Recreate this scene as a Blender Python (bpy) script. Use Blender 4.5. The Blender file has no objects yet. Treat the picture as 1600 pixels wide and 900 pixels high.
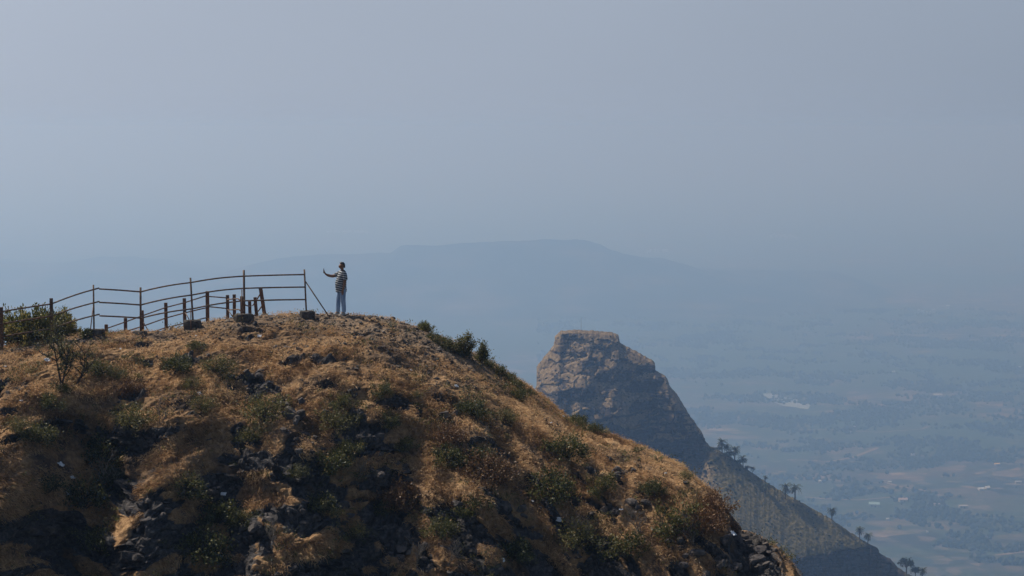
import bpy, math, random
import numpy as np
from mathutils import Vector, Matrix
from mathutils.bvhtree import BVHTree

R = math.radians
random.seed(7)
rng = np.random.default_rng(11)
SC = bpy.context.scene
COL = SC.collection

# ------------------------------------------------------------------ camera, sky, sun, exposure
ZC = 600.0                                  # the lookout stands 600 m above the plain
FPX = 1600 * 85.0 / 36.0                    # focal length in photograph pixels
PITCH = math.atan(250.0 / FPX)
cam_d = bpy.data.cameras.new("camera")
cam = bpy.data.objects.new("camera", cam_d)
COL.objects.link(cam)
cam_d.lens = 85.0
cam_d.sensor_width = 36.0
cam_d.clip_start = 0.5
cam_d.clip_end = 200000.0
cam.location = (0, 0, ZC)
cam.rotation_euler = (math.pi / 2 - PITCH, 0, 0)
SC.camera = cam

SUN_EL = R(52)
SUN_AZ = R(-55)                             # measured from +Y towards +X: behind the hill, to the left
sun_dir = Vector((math.sin(SUN_AZ) * math.cos(SUN_EL), math.cos(SUN_AZ) * math.cos(SUN_EL), math.sin(SUN_EL)))
sd = bpy.data.lights.new("sun", 'SUN')
sd.energy = 5.0
sd.angle = R(0.6)
sd.color = (1.0, 0.93, 0.82)
sun = bpy.data.objects.new("sun", sd)
COL.objects.link(sun)
sun.location = (0, 0, ZC + 200)
sun.rotation_euler = sun_dir.to_track_quat('Z', 'Y').to_euler()

W = bpy.data.worlds.new("World")
SC.world = W
W.use_nodes = True
wn = W.node_tree
wn.nodes.clear()
def wnode(t, **k):
    n = wn.nodes.new(t)
    for a, b in k.items():
        setattr(n, a, b)
    return n
w_out = wnode('ShaderNodeOutputWorld')
w_bg = wnode('ShaderNodeBackground')
w_bg.inputs[1].default_value = 0.07
sky = wnode('ShaderNodeTexSky', sky_type='NISHITA')
sky.sun_disc = False
sky.sun_elevation = SUN_EL
sky.sun_rotation = SUN_AZ
sky.altitude = 600
sky.air_density = 1.2
sky.dust_density = 3.0
sky.ozone_density = 2.0
# dense dry-season haze: the lower sky is one even grey blue veil, a little brighter towards the sun
w_geo = wnode('ShaderNodeTexCoord')
w_sep = wnode('ShaderNodeSeparateXYZ')
wn.links.new(w_geo.outputs['Generated'], w_sep.inputs[0])
w_mr = wnode('ShaderNodeMapRange', interpolation_type='SMOOTHSTEP')
w_mr.inputs[1].default_value = 0.08
w_mr.inputs[2].default_value = 0.55
w_mr.inputs[3].default_value = 1.0
w_mr.inputs[4].default_value = 0.0
wn.links.new(w_sep.outputs[2], w_mr.inputs[0])
w_dot = wnode('ShaderNodeVectorMath', operation='DOT_PRODUCT')
w_dot.inputs[1].default_value = sun_dir
wn.links.new(w_geo.outputs['Generated'], w_dot.inputs[0])
w_glow = wnode('ShaderNodeMapRange')
w_glow.inputs[1].default_value = 0.1
w_glow.inputs[2].default_value = 1.0
w_glow.inputs[3].default_value = 0.0
w_glow.inputs[4].default_value = 1.0
wn.links.new(w_dot.outputs['Value'], w_glow.inputs[0])
w_hz = wnode('ShaderNodeMix', data_type='RGBA')
SKY_K = 1.0 / 0.07
HZ_FAR = (0.199, 0.256, 0.340)
HZ_SUN = (0.690, 0.742, 0.855)
w_hz.inputs[6].default_value = tuple(c * SKY_K for c in HZ_FAR) + (1,)
w_hz.inputs[7].default_value = tuple(c * SKY_K for c in HZ_SUN) + (1,)
wn.links.new(w_glow.outputs[0], w_hz.inputs[0])
w_mix = wnode('ShaderNodeMix', data_type='RGBA')
wn.links.new(w_mr.outputs[0], w_mix.inputs[0])
wn.links.new(sky.outputs[0], w_mix.inputs[6])
w_no = wnode('ShaderNodeTexNoise'); w_no.inputs['Scale'].default_value = 3.2; w_no.inputs['Detail'].default_value = 2
w_ma = wnode('ShaderNodeMapping'); w_ma.inputs['Scale'].default_value = (1, 1, 3.5)
wn.links.new(w_geo.outputs['Generated'], w_ma.inputs[0]); wn.links.new(w_ma.outputs[0], w_no.inputs['Vector'])
w_nr = wnode('ShaderNodeMapRange'); w_nr.inputs[1].default_value = .3; w_nr.inputs[2].default_value = .7; w_nr.inputs[3].default_value = .96; w_nr.inputs[4].default_value = 1.04
wn.links.new(w_no.outputs[0], w_nr.inputs[0])
w_sc = wnode('ShaderNodeVectorMath', operation='SCALE'); wn.links.new(w_hz.outputs[2], w_sc.inputs[0]); wn.links.new(w_nr.outputs[0], w_sc.inputs['Scale'])
wn.links.new(w_sc.outputs[0], w_mix.inputs[7])
wn.links.new(w_mix.outputs[2], w_bg.inputs[0])
wn.links.new(w_bg.outputs[0], w_out.inputs[0])

SC.view_settings.view_transform = 'Standard'
SC.view_settings.look = 'None'
SC.view_settings.exposure = 0.0
SC.view_settings.gamma = 1.0
SC.render.engine = 'CYCLES'
SC.cycles.use_denoising = True
SC.cycles.max_bounces = 5
SC.cycles.diffuse_bounces = 2
SC.cycles.volume_bounces = 1
SC.cycles.caustics_reflective = False
SC.cycles.caustics_refractive = False
SC.cycles.sample_clamp_indirect = 3.0

HAZE_DENSITY = 3.5e-4
HAZE_COLOR = (0.292, 0.480, 0.80)       # blue is scattered most, so near air looks blue and far air pale
HAZE_ABS = (0.658, 0.575, 0.56)
HAZE_G = 0.60

# ------------------------------------------------------------------ pixels of the photograph to points of the place
CP, SP = math.cos(PITCH), math.sin(PITCH)
def ray(px, py):
    a = (px - 800.0) / FPX
    b = -(py - 450.0) / FPX
    return Vector((a, CP + b * SP, b * CP - SP))
def P(px, py, D):                           # point at distance D (world y) seen at the pixel
    r = ray(px, py)
    return Vector((r.x / r.y * D, D, ZC + r.z / r.y * D))
def zof(py, D):
    py = np.asarray(py, float)
    b = -(py - 450.0) / FPX
    return ZC + (b * CP - SP) / (CP + b * SP) * D
def proj(x, y, z):
    zz = z - ZC
    f = y * CP - zz * SP
    u = y * SP + zz * CP
    return 800 + x / f * FPX, 450 - u / f * FPX
def on_plain(px, py):
    r = ray(px, py)
    t = -ZC / r.z
    return Vector((r.x * t, r.y * t, 0))

# ------------------------------------------------------------------ noise
_perm = rng.permutation(4096)
_ga = rng.random(4096) * 2 * math.pi
_gx, _gy, _rv = np.cos(_ga), np.sin(_ga), rng.random(4096)
def _h(ix, iy, seed=0):
    return _perm[(_perm[(ix + seed * 131) & 4095] + iy) & 4095]
def noise(x, y, seed=0):
    x = np.asarray(x, float); y = np.asarray(y, float)
    x, y = np.broadcast_arrays(x, y)
    ix = np.floor(x).astype(np.int64); iy = np.floor(y).astype(np.int64)
    fx = x - ix; fy = y - iy
    u = fx * fx * fx * (fx * (fx * 6 - 15) + 10); v = fy * fy * fy * (fy * (fy * 6 - 15) + 10)
    def g(a, b, dx, dy):
        h = _h(a, b, seed)
        return _gx[h] * dx + _gy[h] * dy
    n00 = g(ix, iy, fx, fy); n10 = g(ix + 1, iy, fx - 1, fy)
    n01 = g(ix, iy + 1, fx, fy - 1); n11 = g(ix + 1, iy + 1, fx - 1, fy - 1)
    return 1.5 * ((n00 * (1 - u) + n10 * u) * (1 - v) + (n01 * (1 - u) + n11 * u) * v)
def fbm(x, y, oct=4, seed=0, gain=0.5):
    s = 0; a = 1.0; f = 1.0
    for k in range(oct):
        s = s + a * noise(np.asarray(x) * f + 17.3 * k, np.asarray(y) * f - 9.1 * k, seed + k)
        a *= gain; f *= 2.03
    return s
def facets(x, y, seed=0):                   # tilted blocks of broken rock, about -1..1
    x = np.asarray(x, float); y = np.asarray(y, float)
    ix = np.floor(x).astype(np.int64); iy = np.floor(y).astype(np.int64)
    best = np.full(x.shape, 9.0); val = np.zeros(x.shape); sec = np.full(x.shape, 9.0)
    for dx in (-1, 0, 1):
        for dy in (-1, 0, 1):
            h = _h(ix + dx, iy + dy, seed)
            cx = ix + dx + _rv[h]; cy = iy + dy + _rv[(h * 7 + 3) & 4095]
            d = (x - cx) ** 2 + (y - cy) ** 2
            v = (_rv[(h * 13 + 5) & 4095] * 2 - 1) * 0.6 + (x - cx) * _gx[h] * 0.8 + (y - cy) * _gy[h] * 0.8
            m = d < best
            sec = np.where(m, best, np.minimum(sec, d))
            val = np.where(m, v, val); best = np.where(m, d, best)
    edge = np.sqrt(sec) - np.sqrt(best)
    return val - 0.7 * np.exp(-edge * 14)
def sstep(a, b, x):
    t = np.clip((x - a) / (b - a), 0, 1)
    return t * t * (3 - 2 * t)

# ------------------------------------------------------------------ mesh and object helpers
def mesh_np(name, V, F, mat=None, smooth=False, attrs=None):
    me = bpy.data.meshes.new(name)
    V = np.ascontiguousarray(V, dtype=np.float32)
    F = [np.ascontiguousarray(f, dtype=np.int32) for f in (F if isinstance(F, list) else [F]) if len(f)]
    me.vertices.add(len(V)); me.vertices.foreach_set('co', V.ravel())
    loops = np.concatenate([f.ravel() for f in F])
    tot = np.concatenate([np.full(len(f), f.shape[1], np.int32) for f in F])
    me.loops.add(len(loops)); me.loops.foreach_set('vertex_index', loops)
    me.polygons.add(len(tot))
    me.polygons.foreach_set('loop_start', np.concatenate([[0], np.cumsum(tot)[:-1]]).astype(np.int32))
    me.polygons.foreach_set('loop_total', tot)
    me.polygons.foreach_set('use_smooth', np.full(len(tot), smooth, bool))
    for k, a in (attrs or {}).items():
        at = me.attributes.new(k, 'FLOAT', 'POINT')
        at.data.foreach_set('value', np.ascontiguousarray(a, dtype=np.float32).ravel())
    me.update(calc_edges=True)
    me.validate()
    if mat: me.materials.append(mat)
    return me
def obj(name, me, parent=None, loc=None, rot=None, scale=None):
    o = bpy.data.objects.new(name, me)
    COL.objects.link(o)
    if parent: o.parent = parent
    if loc is not None: o.location = loc
    if rot is not None: o.rotation_euler = rot
    if scale is not None: o.scale = (scale,) * 3 if isinstance(scale, (int, float)) else scale
    return o
def tag(o, label=None, cat=None, group=None, kind=None):
    if label: o['label'] = label
    if cat: o['category'] = cat
    if group: o['group'] = group
    if kind: o['kind'] = kind
    return o
def thing(name, label, cat, loc, rz=0.0, group=None, scale=None):
    return tag(obj(name, None, None, loc, (0, 0, rz), scale), label, cat, group)

class MB:                                    # collects pieces of ONE mesh
    def __init__(s): s.V = []; s.Q = []; s.T = []; s.A = []; s.n = 0
    def add(s, V, Q=None, T=None, tint=0.5):
        V = np.asarray(V, float)
        if Q is not None and len(Q): s.Q.append(np.asarray(Q, int).reshape(-1, 4) + s.n)
        if T is not None and len(T): s.T.append(np.asarray(T, int).reshape(-1, 3) + s.n)
        s.V.append(V); s.A.append(np.full(len(V), tint) if np.isscalar(tint) else np.asarray(tint)); s.n += len(V)
    def mesh(s, name, mat, smooth=False):
        F = []
        if s.Q: F.append(np.concatenate(s.Q))
        if s.T: F.append(np.concatenate(s.T))
        return mesh_np(name, np.concatenate(s.V), F, mat, smooth, {'tint': np.concatenate(s.A)})
    def tube(s, pts, rad, n=6, tint=0.5, cap=True, sq=(1, 1)):
        pts = [np.asarray(p, float) for p in pts]
        if np.isscalar(rad): rad = [rad] * len(pts)
        V = []; up0 = None
        for i, p in enumerate(pts):
            d = pts[min(i + 1, len(pts) - 1)] - pts[max(i - 1, 0)]
            d = d / (np.linalg.norm(d) + 1e-9)
            if up0 is None:
                up0 = np.array([0, 1, 0.0]) if abs(d[1]) < 0.9 else np.array([1, 0, 0.0])
            a = np.cross(d, up0); a /= np.linalg.norm(a) + 1e-9
            b = np.cross(a, d); up0 = b
            for k in range(n):
                t = 2 * math.pi * (k + 0.5) / n
                V.append(p + rad[i] * (a * math.cos(t) * sq[0] + b * math.sin(t) * sq[1]))
        Q = []
        for i in range(len(pts) - 1):
            for k in range(n):
                Q.append((i * n + k, i * n + (k + 1) % n, (i + 1) * n + (k + 1) % n, (i + 1) * n + k))
        T = []
        if cap:
            c0 = len(V); V.append(pts[0]); c1 = len(V); V.append(pts[-1]); m = (len(pts) - 1) * n
            for k in range(n):
                T.append((c0, (k + 1) % n, k)); T.append((c1, m + k, m + (k + 1) % n))
        s.add(V, Q, T, tint)
    def box(s, c, size, rz=0.0, jit=0.0, tint=0.5):
        c = np.asarray(c, float); h = np.asarray(size, float) / 2
        V = np.array([[x, y, z] for x in (-1, 1) for y in (-1, 1) for z in (-1, 1)], float) * h
        if jit: V = V + rng.uniform(-jit, jit, V.shape)
        ca, sa = math.cos(rz), math.sin(rz)
        V = np.stack([V[:, 0] * ca - V[:, 1] * sa, V[:, 0] * sa + V[:, 1] * ca, V[:, 2]], 1) + c
        s.add(V, [(0, 1, 3, 2), (4, 6, 7, 5), (0, 4, 5, 1), (2, 3, 7, 6), (0, 2, 6, 4), (1, 5, 7, 3)], None, tint)

def grid_faces(nr, nc, flip=False):
    i = np.arange(nr - 1)[:, None] * nc + np.arange(nc - 1)[None, :]
    i = i.ravel()
    q = np.stack([i, i + 1, i + nc + 1, i + nc], 1)
    return q[:, ::-1] if flip else q

# ------------------------------------------------------------------ materials
def mat(name, build, rough=0.9, spec=0.2):
    m = bpy.data.materials.new(name)
    m.use_nodes = True
    nt = m.node_tree
    b = nt.nodes['Principled BSDF']
    b.inputs['Roughness'].default_value = rough
    b.inputs['Specular IOR Level'].default_value = spec
    N = NT(nt, b)
    build(N)
    return m
class NT:
    def __init__(s, nt, b): s.nt = nt; s.b = b
    def n(s, t, **k):
        n = s.nt.nodes.new(t)
        for a, v in k.items(): setattr(n, a, v)
        return n
    def l(s, a, b): s.nt.links.new(a, b)
    def set(s, sock, v):
        if hasattr(v, 'is_linked') or isinstance(v, bpy.types.NodeSocket): s.l(v, sock)
        elif isinstance(v, tuple) and len(v) == 3 and sock.type == 'RGBA': sock.default_value = v + (1,)
        else: sock.default_value = v
    def coord(s, scale=(1, 1, 1), kind='Object'):
        t = s.n('ShaderNodeTexCoord'); m = s.n('ShaderNodeMapping')
        m.inputs['Scale'].default_value = scale
        s.l(t.outputs[kind], m.inputs[0]); return m.outputs[0]
    def pos(s, scale=(1, 1, 1)):
        t = s.n('ShaderNodeNewGeometry'); m = s.n('ShaderNodeMapping')
        m.inputs['Scale'].default_value = scale
        s.l(t.outputs['Position'], m.inputs[0]); return m.outputs[0]
    def noise(s, vec, scale, detail=4, rough=0.55, dist=0.0):
        n = s.n('ShaderNodeTexNoise'); n.inputs['Scale'].default_value = scale
        n.inputs['Detail'].default_value = detail; n.inputs['Roughness'].default_value = rough
        n.inputs['Distortion'].default_value = dist
        s.l(vec, n.inputs['Vector']); return n.outputs[0]
    def voro(s, vec, scale, feature='F1', out='Distance', rand=1.0):
        n = s.n('ShaderNodeTexVoronoi', feature=feature); n.inputs['Scale'].default_value = scale
        n.inputs['Randomness'].default_value = rand
        s.l(vec, n.inputs['Vector']); return n.outputs[out]
    def rampf(s, f, a, b, lo=0.0, hi=1.0):
        n = s.n('ShaderNodeMapRange'); s.set(n.inputs[0], f)
        for i, v in zip((1, 2, 3, 4), (a, b, lo, hi)): n.inputs[i].default_value = v
        return n.outputs[0]
    def ramp(s, f, stops):
        n = s.n('ShaderNodeValToRGB'); s.l(f, n.inputs[0]); e = n.color_ramp.elements
        while len(e) < len(stops): e.new(0.5)
        for k, (p, c) in enumerate(stops): e[k].position = p; e[k].color = c + (1,)
        return n.outputs[0]
    def mix(s, f, a, b, blend='MIX'):
        n = s.n('ShaderNodeMix', data_type='RGBA', blend_type=blend)
        s.set(n.inputs[0], f); s.set(n.inputs[6], a); s.set(n.inputs[7], b); return n.outputs[2]
    def math(s, op, a, b=0.0):
        n = s.n('ShaderNodeMath', operation=op); s.set(n.inputs[0], a); s.set(n.inputs[1], b); return n.outputs[0]
    def attr(s, name):
        n = s.n('ShaderNodeAttribute', attribute_name=name); return n.outputs['Fac']
    def color(s, v): s.set(s.b.inputs['Base Color'], v)
    def bump(s, h, strength=0.5, dist=0.05):
        n = s.n('ShaderNodeBump'); n.inputs['Strength'].default_value = strength; n.inputs['Distance'].default_value = dist
        s.l(h, n.inputs['Height']); s.l(n.outputs[0], s.b.inputs['Normal'])
    def translucent(s, col, f):
        t = s.n('ShaderNodeBsdfTranslucent'); s.set(t.inputs[0], col)
        m = s.n('ShaderNodeMixShader'); s.set(m.inputs[0], f)
        s.l(s.b.outputs[0], m.inputs[1]); s.l(t.outputs[0], m.inputs[2])
        o = s.nt.nodes['Material Output']; s.l(m.outputs[0], o.inputs[0])

def m_hill(N):
    p = N.pos()
    rock = N.attr('rock'); grav = N.attr('gravel')
    n1 = N.noise(p, 0.9, 6, 0.6); n2 = N.noise(p, 7.0, 5, 0.65); n3 = N.noise(p, 30.0, 3, 0.6)
    straw = N.ramp(n2, [(0.3, (0.18, 0.105, 0.054)), (0.5, (0.37, 0.222, 0.11)), (0.7, (0.56, 0.36, 0.19))])
    soil = N.ramp(n3, [(0.3, (0.045, 0.034, 0.028)), (0.7, (0.13, 0.09, 0.065))])
    base = N.mix(N.rampf(n1, 0.36, 0.56), soil, straw)
    stone = N.ramp(n2, [(0.3, (0.03, 0.029, 0.032)), (0.5, (0.075, 0.068, 0.066)), (0.72, (0.17, 0.15, 0.135))])
    gravel = N.ramp(n3, [(0.3, (0.11, 0.08, 0.058)), (0.55, (0.25, 0.185, 0.13)), (0.75, (0.40, 0.31, 0.22))])
    c = N.mix(grav, base, gravel)
    rf = N.rampf(N.math('ADD', rock, N.math('MULTIPLY', N.math('SUBTRACT', n2, 0.5), 0.9)), 0.35, 0.6)
    c = N.mix(rf, c, stone)
    N.color(c)
    N.bump(N.math('ADD', n2, N.math('MULTIPLY', n3, 0.6)), 0.9, 0.10)
M_HILL = mat('hill_ground', m_hill, 0.95, 0.1)

def m_rock(N):
    p = N.pos(); o = N.n('ShaderNodeObjectInfo').outputs['Random']
    n = N.noise(p, 5.0, 6, 0.65); n2 = N.noise(p, 24.0, 4, 0.6)
    c = N.ramp(n, [(0.3, (0.035, 0.033, 0.036)), (0.5, (0.09, 0.080, 0.076)), (0.72, (0.20, 0.17, 0.15))])
    c = N.mix(N.rampf(n2, 0.5, 0.7, 0, 0.5), c, (0.17, 0.14, 0.11))
    c = N.mix(1.0, c, N.mix(o, (0.7, 0.7, 0.75), (1.15, 1.08, 1.0)), 'MULTIPLY')
    N.color(c); N.bump(N.math('ADD', n, N.math('MULTIPLY', n2, 0.5)), 0.8, 0.06)
M_ROCK = mat('dark_basalt', m_rock, 0.9, 0.25)

def m_stone(N):
    t = N.attr('tint')
    c = N.ramp(t, [(0.0, (0.045, 0.042, 0.043)), (0.5, (0.14, 0.115, 0.095)), (0.85, (0.26, 0.21, 0.165)), (1.0, (0.42, 0.37, 0.30))])
    N.color(c); N.bump(N.noise(N.pos(), 30, 4), 0.5, 0.03)
M_STONE = mat('loose_stone', m_stone, 0.95, 0.15)

def m_grass(N):
    t = N.attr('tint')
    c = N.ramp(t, [(0.0, (0.11, 0.062, 0.032)), (0.3, (0.31, 0.180, 0.088)), (0.55, (0.50, 0.310, 0.155)), (0.86, (0.70, 0.48, 0.27)), (1.0, (0.12, 0.14, 0.04))])
    N.color(c); N.translucent(c, 0.3)
M_GRASS = mat('dry_grass', m_grass, 0.8, 0.15)

def leafmat(name, lo, mid, hi, f=0.3):
    def b(N):
        t = N.attr('tint')
        r = N.n('ShaderNodeObjectInfo').outputs['Random']
        c = N.ramp(t, [(0.0, lo), (0.55, mid), (0.93, hi), (1.0, (0.30, 0.20, 0.09))])
        c = N.mix(1.0, c, N.mix(r, (0.75, 0.8, 0.75), (1.2, 1.12, 1.0)), 'MULTIPLY')
        N.color(c); N.translucent(c, f)
    return mat(name, b, 0.55, 0.3)
M_LEAF = leafmat('shrub_leaves', (0.030, 0.036, 0.013), (0.082, 0.088, 0.030), (0.22, 0.20, 0.075))
M_OLIVE = leafmat('olive_leaves', (0.05, 0.055, 0.022), (0.13, 0.125, 0.045), (0.29, 0.24, 0.10))
M_TREE = leafmat('bush_leaves', (0.04, 0.050, 0.014), (0.17, 0.165, 0.04), (0.48, 0.37, 0.15), 0.4)
M_PALE = leafmat('pale_leaves', (0.10, 0.11, 0.05), (0.24, 0.23, 0.12), (0.50, 0.44, 0.30), 0.3)
M_DRY = leafmat('dry_twigs', (0.07, 0.035, 0.018), (0.17, 0.09, 0.045), (0.30, 0.18, 0.09), 0.15)
M_BARK = mat('bark', lambda N: (N.color(N.ramp(N.noise(N.pos(), 12, 4), [(0.3, (0.03, 0.022, 0.017)), (0.7, (0.09, 0.07, 0.055))])), N.bump(N.noise(N.pos(), 40, 3), 0.6, 0.02)))
M_DEAD = mat('bleached_wood', lambda N: N.color(N.ramp(N.noise(N.pos(), 14, 4), [(0.3, (0.12, 0.095, 0.075)), (0.7, (0.30, 0.25, 0.20))])))
def m_metal(N):
    p = N.pos(); n = N.noise(p, 9, 5, 0.6); n2 = N.noise(p, 45, 3)
    c = N.ramp(n, [(0.32, (0.05, 0.030, 0.022)), (0.52, (0.13, 0.072, 0.042)), (0.7, (0.26, 0.15, 0.085))])
    N.color(c); N.bump(n2, 0.4, 0.01)
M_RUST = mat('rusty_pipe', m_metal, 0.6, 0.35)
def m_wood(N):
    p = N.pos((1, 1, 0.25)); n = N.noise(p, 22, 5, 0.6)
    N.color(N.ramp(n, [(0.3, (0.05, 0.028, 0.018)), (0.52, (0.12, 0.070, 0.042)), (0.72, (0.21, 0.135, 0.085))])); N.bump(n, 0.6, 0.015)
M_WOOD = mat('weathered_post', m_wood, 0.85, 0.15)
def m_conc(N):
    p = N.pos(); n = N.noise(p, 6, 5, 0.6); n2 = N.noise(p, 40, 4)
    c = N.ramp(n, [(0.3, (0.045, 0.040, 0.036)), (0.5, (0.085, 0.075, 0.066)), (0.7, (0.15, 0.135, 0.115))])
    N.color(c); N.bump(N.math('ADD', n, n2), 0.8, 0.03)
M_CONC = mat('stained_concrete', m_conc, 0.95, 0.1)
def flat(name, c, rough=0.6, spec=0.3, amt=0.25):
    def b(N):
        n = N.noise(N.coord(), 12, 4)
        N.color(N.mix(n, tuple(v * (1 - amt) for v in c), tuple(min(1, v * (1 + amt)) for v in c)))
    return mat(name, b, rough, spec)
M_LITTER = flat('crumpled_plastic', (0.75, 0.76, 0.78), 0.5, 0.4, 0.1)
M_LITTERB = flat('blue_plastic', (0.30, 0.42, 0.62), 0.5, 0.4, 0.1)

# far country -------------------------------------------------------
def m_plain(N):
    p = N.pos((0.001, 0.001, 0.0))
    w = N.n('ShaderNodeVectorMath', operation='ADD')
    nv = N.n('ShaderNodeTexNoise'); nv.inputs['Scale'].default_value = 3.0; nv.inputs['Detail'].default_value = 3
    N.l(p, nv.inputs['Vector'])
    sc = N.n('ShaderNodeVectorMath', operation='SCALE'); sc.inputs['Scale'].default_value = 0.22
    N.l(nv.outputs['Color'], sc.inputs[0]); N.l(p, w.inputs[0]); N.l(sc.outputs[0], w.inputs[1])
    v = w.outputs[0]
    cell = N.voro(v, 15.0, out='Color'); sepn = N.n('ShaderNodeSeparateColor'); N.l(cell, sepn.inputs[0])
    field = N.ramp(sepn.outputs[0], [(0.0, (0.012, 0.020, 0.016)), (0.45, (0.035, 0.036, 0.025)), (0.65, (0.10, 0.075, 0.052)), (0.9, (0.22, 0.155, 0.105)), (1.0, (0.02, 0.028, 0.02))])
    cell2 = N.voro(v, 44.0, out='Color'); s2 = N.n('ShaderNodeSeparateColor'); N.l(cell2, s2.inputs[0])
    field = N.mix(0.5, field, N.ramp(s2.outputs[1], [(0.0, (0.012, 0.018, 0.014)), (0.6, (0.035, 0.034, 0.026)), (0.85, (0.12, 0.09, 0.068)), (1.0, (0.26, 0.20, 0.15))]))
    woods = N.noise(v, 0.9, 6, 0.62)
    woods2 = N.noise(v, 9.0, 7, 0.7)
    f = N.rampf(N.math('ADD', woods, N.math('MULTIPLY', woods2, 0.55)), 0.66, 0.80)
    c = N.mix(f, field, N.ramp(N.noise(v, 60, 3), [(0.3, (0.018, 0.032, 0.016)), (0.7, (0.055, 0.070, 0.032))]))
    hedge = N.voro(v, 15.0, feature='DISTANCE_TO_EDGE')
    c = N.mix(N.rampf(hedge, 0.0, 0.05, 0.85, 0.0), c, (0.03, 0.045, 0.022))
    N.color(c)
M_PLAIN = mat('valley_fields', m_plain, 1.0, 0.0)
def m_far(N):
    p = N.pos((0.001, 0.001, 0.001)); n = N.noise(p, 4, 8, 0.65)
    N.color(N.ramp(n, [(0.3, (0.012, 0.02, 0.012)), (0.5, (0.025, 0.032, 0.02)), (0.7, (0.09, 0.075, 0.05))]))
M_FAR = mat('far_hill_scrub', m_far, 1.0, 0.0)
def m_peak(N):
    p = N.pos((0.1, 0.1, 0.1))
    rock = N.attr('rock'); green = N.attr('green')
    n1 = N.noise(p, 1.1, 7, 0.65); n2 = N.noise(p, 8, 5, 0.7)
    tan = N.ramp(n2, [(0.3, (0.08, 0.056, 0.033)), (0.5, (0.18, 0.130, 0.076)), (0.7, (0.31, 0.23, 0.138))])
    grn = N.ramp(n2, [(0.33, (0.055, 0.052, 0.025)), (0.5, (0.11, 0.094, 0.046)), (0.68, (0.20, 0.155, 0.085))])
    c = N.mix(N.rampf(N.math('ADD', green, N.math('MULTIPLY', N.math('SUBTRACT', n1, 0.5), 1.2)), 0.3, 0.7), tan, grn)
    st = N.ramp(N.noise(N.pos((0.04, 0.04, 0.6)), 4, 6, 0.65), [(0.3, (0.03, 0.027, 0.026)), (0.55, (0.07, 0.058, 0.05)), (0.75, (0.14, 0.11, 0.085))])
    rf = N.rampf(N.math('ADD', rock, N.math('MULTIPLY', N.math('SUBTRACT', n2, 0.5), 0.8)), 0.35, 0.6)
    N.color(N.mix(rf, c, st)); N.bump(N.math('ADD', n1, N.math('MULTIPLY', n2, 0.5)), 0.6, 1.2)
M_PEAK = mat('peak_ground', m_peak, 1.0, 0.0)
def m_wood_far(N):
    t = N.attr('tint'); N.color(N.ramp(t, [(0, (0.012, 0.022, 0.012)), (1, (0.05, 0.055, 0.028))]))
M_WOODFAR = mat('far_tree_leaves', m_wood_far, 1.0, 0.0)

# ------------------------------------------------------------------ the plain, its water and the far hills
g = np.linspace(-1, 1, 41)
gx, gy = np.meshgrid(np.sign(g) * np.abs(g) ** 1.6 * 60000, np.sign(g) * np.abs(g) ** 1.6 * 60000 + 8000)
me = mesh_np('plain', np.stack([gx.ravel(), gy.ravel(), np.zeros(gx.size)], 1), grid_faces(41, 41), M_PLAIN)
tag(obj('plain', me), kind='structure')

def sheet(name, pts, z, m):
    V = [(p.x, p.y, z) for p in pts]
    me = bpy.data.meshes.new(name); me.from_pydata(V, [], [list(range(len(V)))]); me.materials.append(m)
    return tag(obj(name, me), kind='structure')
M_WATER = mat('pale_water', lambda N: N.color(N.ramp(N.noise(N.pos((0.001, 0.001, 0)), 30, 3), [(0.3, (0.14, 0.17, 0.18)), (0.7, (0.22, 0.24, 0.24))])), 0.7, 0.2)
sheet('river', [on_plain(*q) for q in ((1188, 616), (1204, 615), (1232, 622), (1258, 628), (1266, 634), (1262, 640), (1246, 637), (1222, 634), (1204, 626))], 0.4, M_WATER)
M_TRACK = mat('dirt_track', lambda N: N.color(N.ramp(N.noise(N.pos((0.001, 0.001, 0)), 60, 3), [(0.3, (0.14, 0.11, 0.08)), (0.7, (0.22, 0.17, 0.13))])), 1.0, 0.0)
def track(pts, w):
    c = [on_plain(*q) for q in pts]; Lp = []; Rp = []
    for i, q in enumerate(c):
        d = (c[min(i + 1, len(c) - 1)] - c[max(i - 1, 0)]).normalized(); s = Vector((-d.y, d.x, 0)) * w / 2
        Lp.append(q + s); Rp.append(q - s)
    V = [(p.x, p.y, 0.8) for p in Lp + Rp]; n = len(c)
    me = bpy.data.meshes.new('dirt_track'); me.from_pydata(V, [], [(i, n + i, n + i + 1, i + 1) for i in range(n - 1)]); me.materials.append(M_TRACK)
    tag(obj('dirt_track', me), kind='structure')
track([(1230, 719), (1262, 720), (1292, 722), (1330, 716), (1372, 700)], 9)
track([(1386, 755), (1396, 758), (1412, 762), (1440, 766), (1470, 775)], 8)
track([(1556, 868), (1575, 866), (1600, 863), (1640, 858)], 9)
track([(1240, 672), (1300, 672), (1370, 676), (1440, 671), (1452, 667)], 7)
track([(1256, 777), (1290, 780), (1340, 782), (1410, 776), (1470, 782)], 7)

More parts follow.
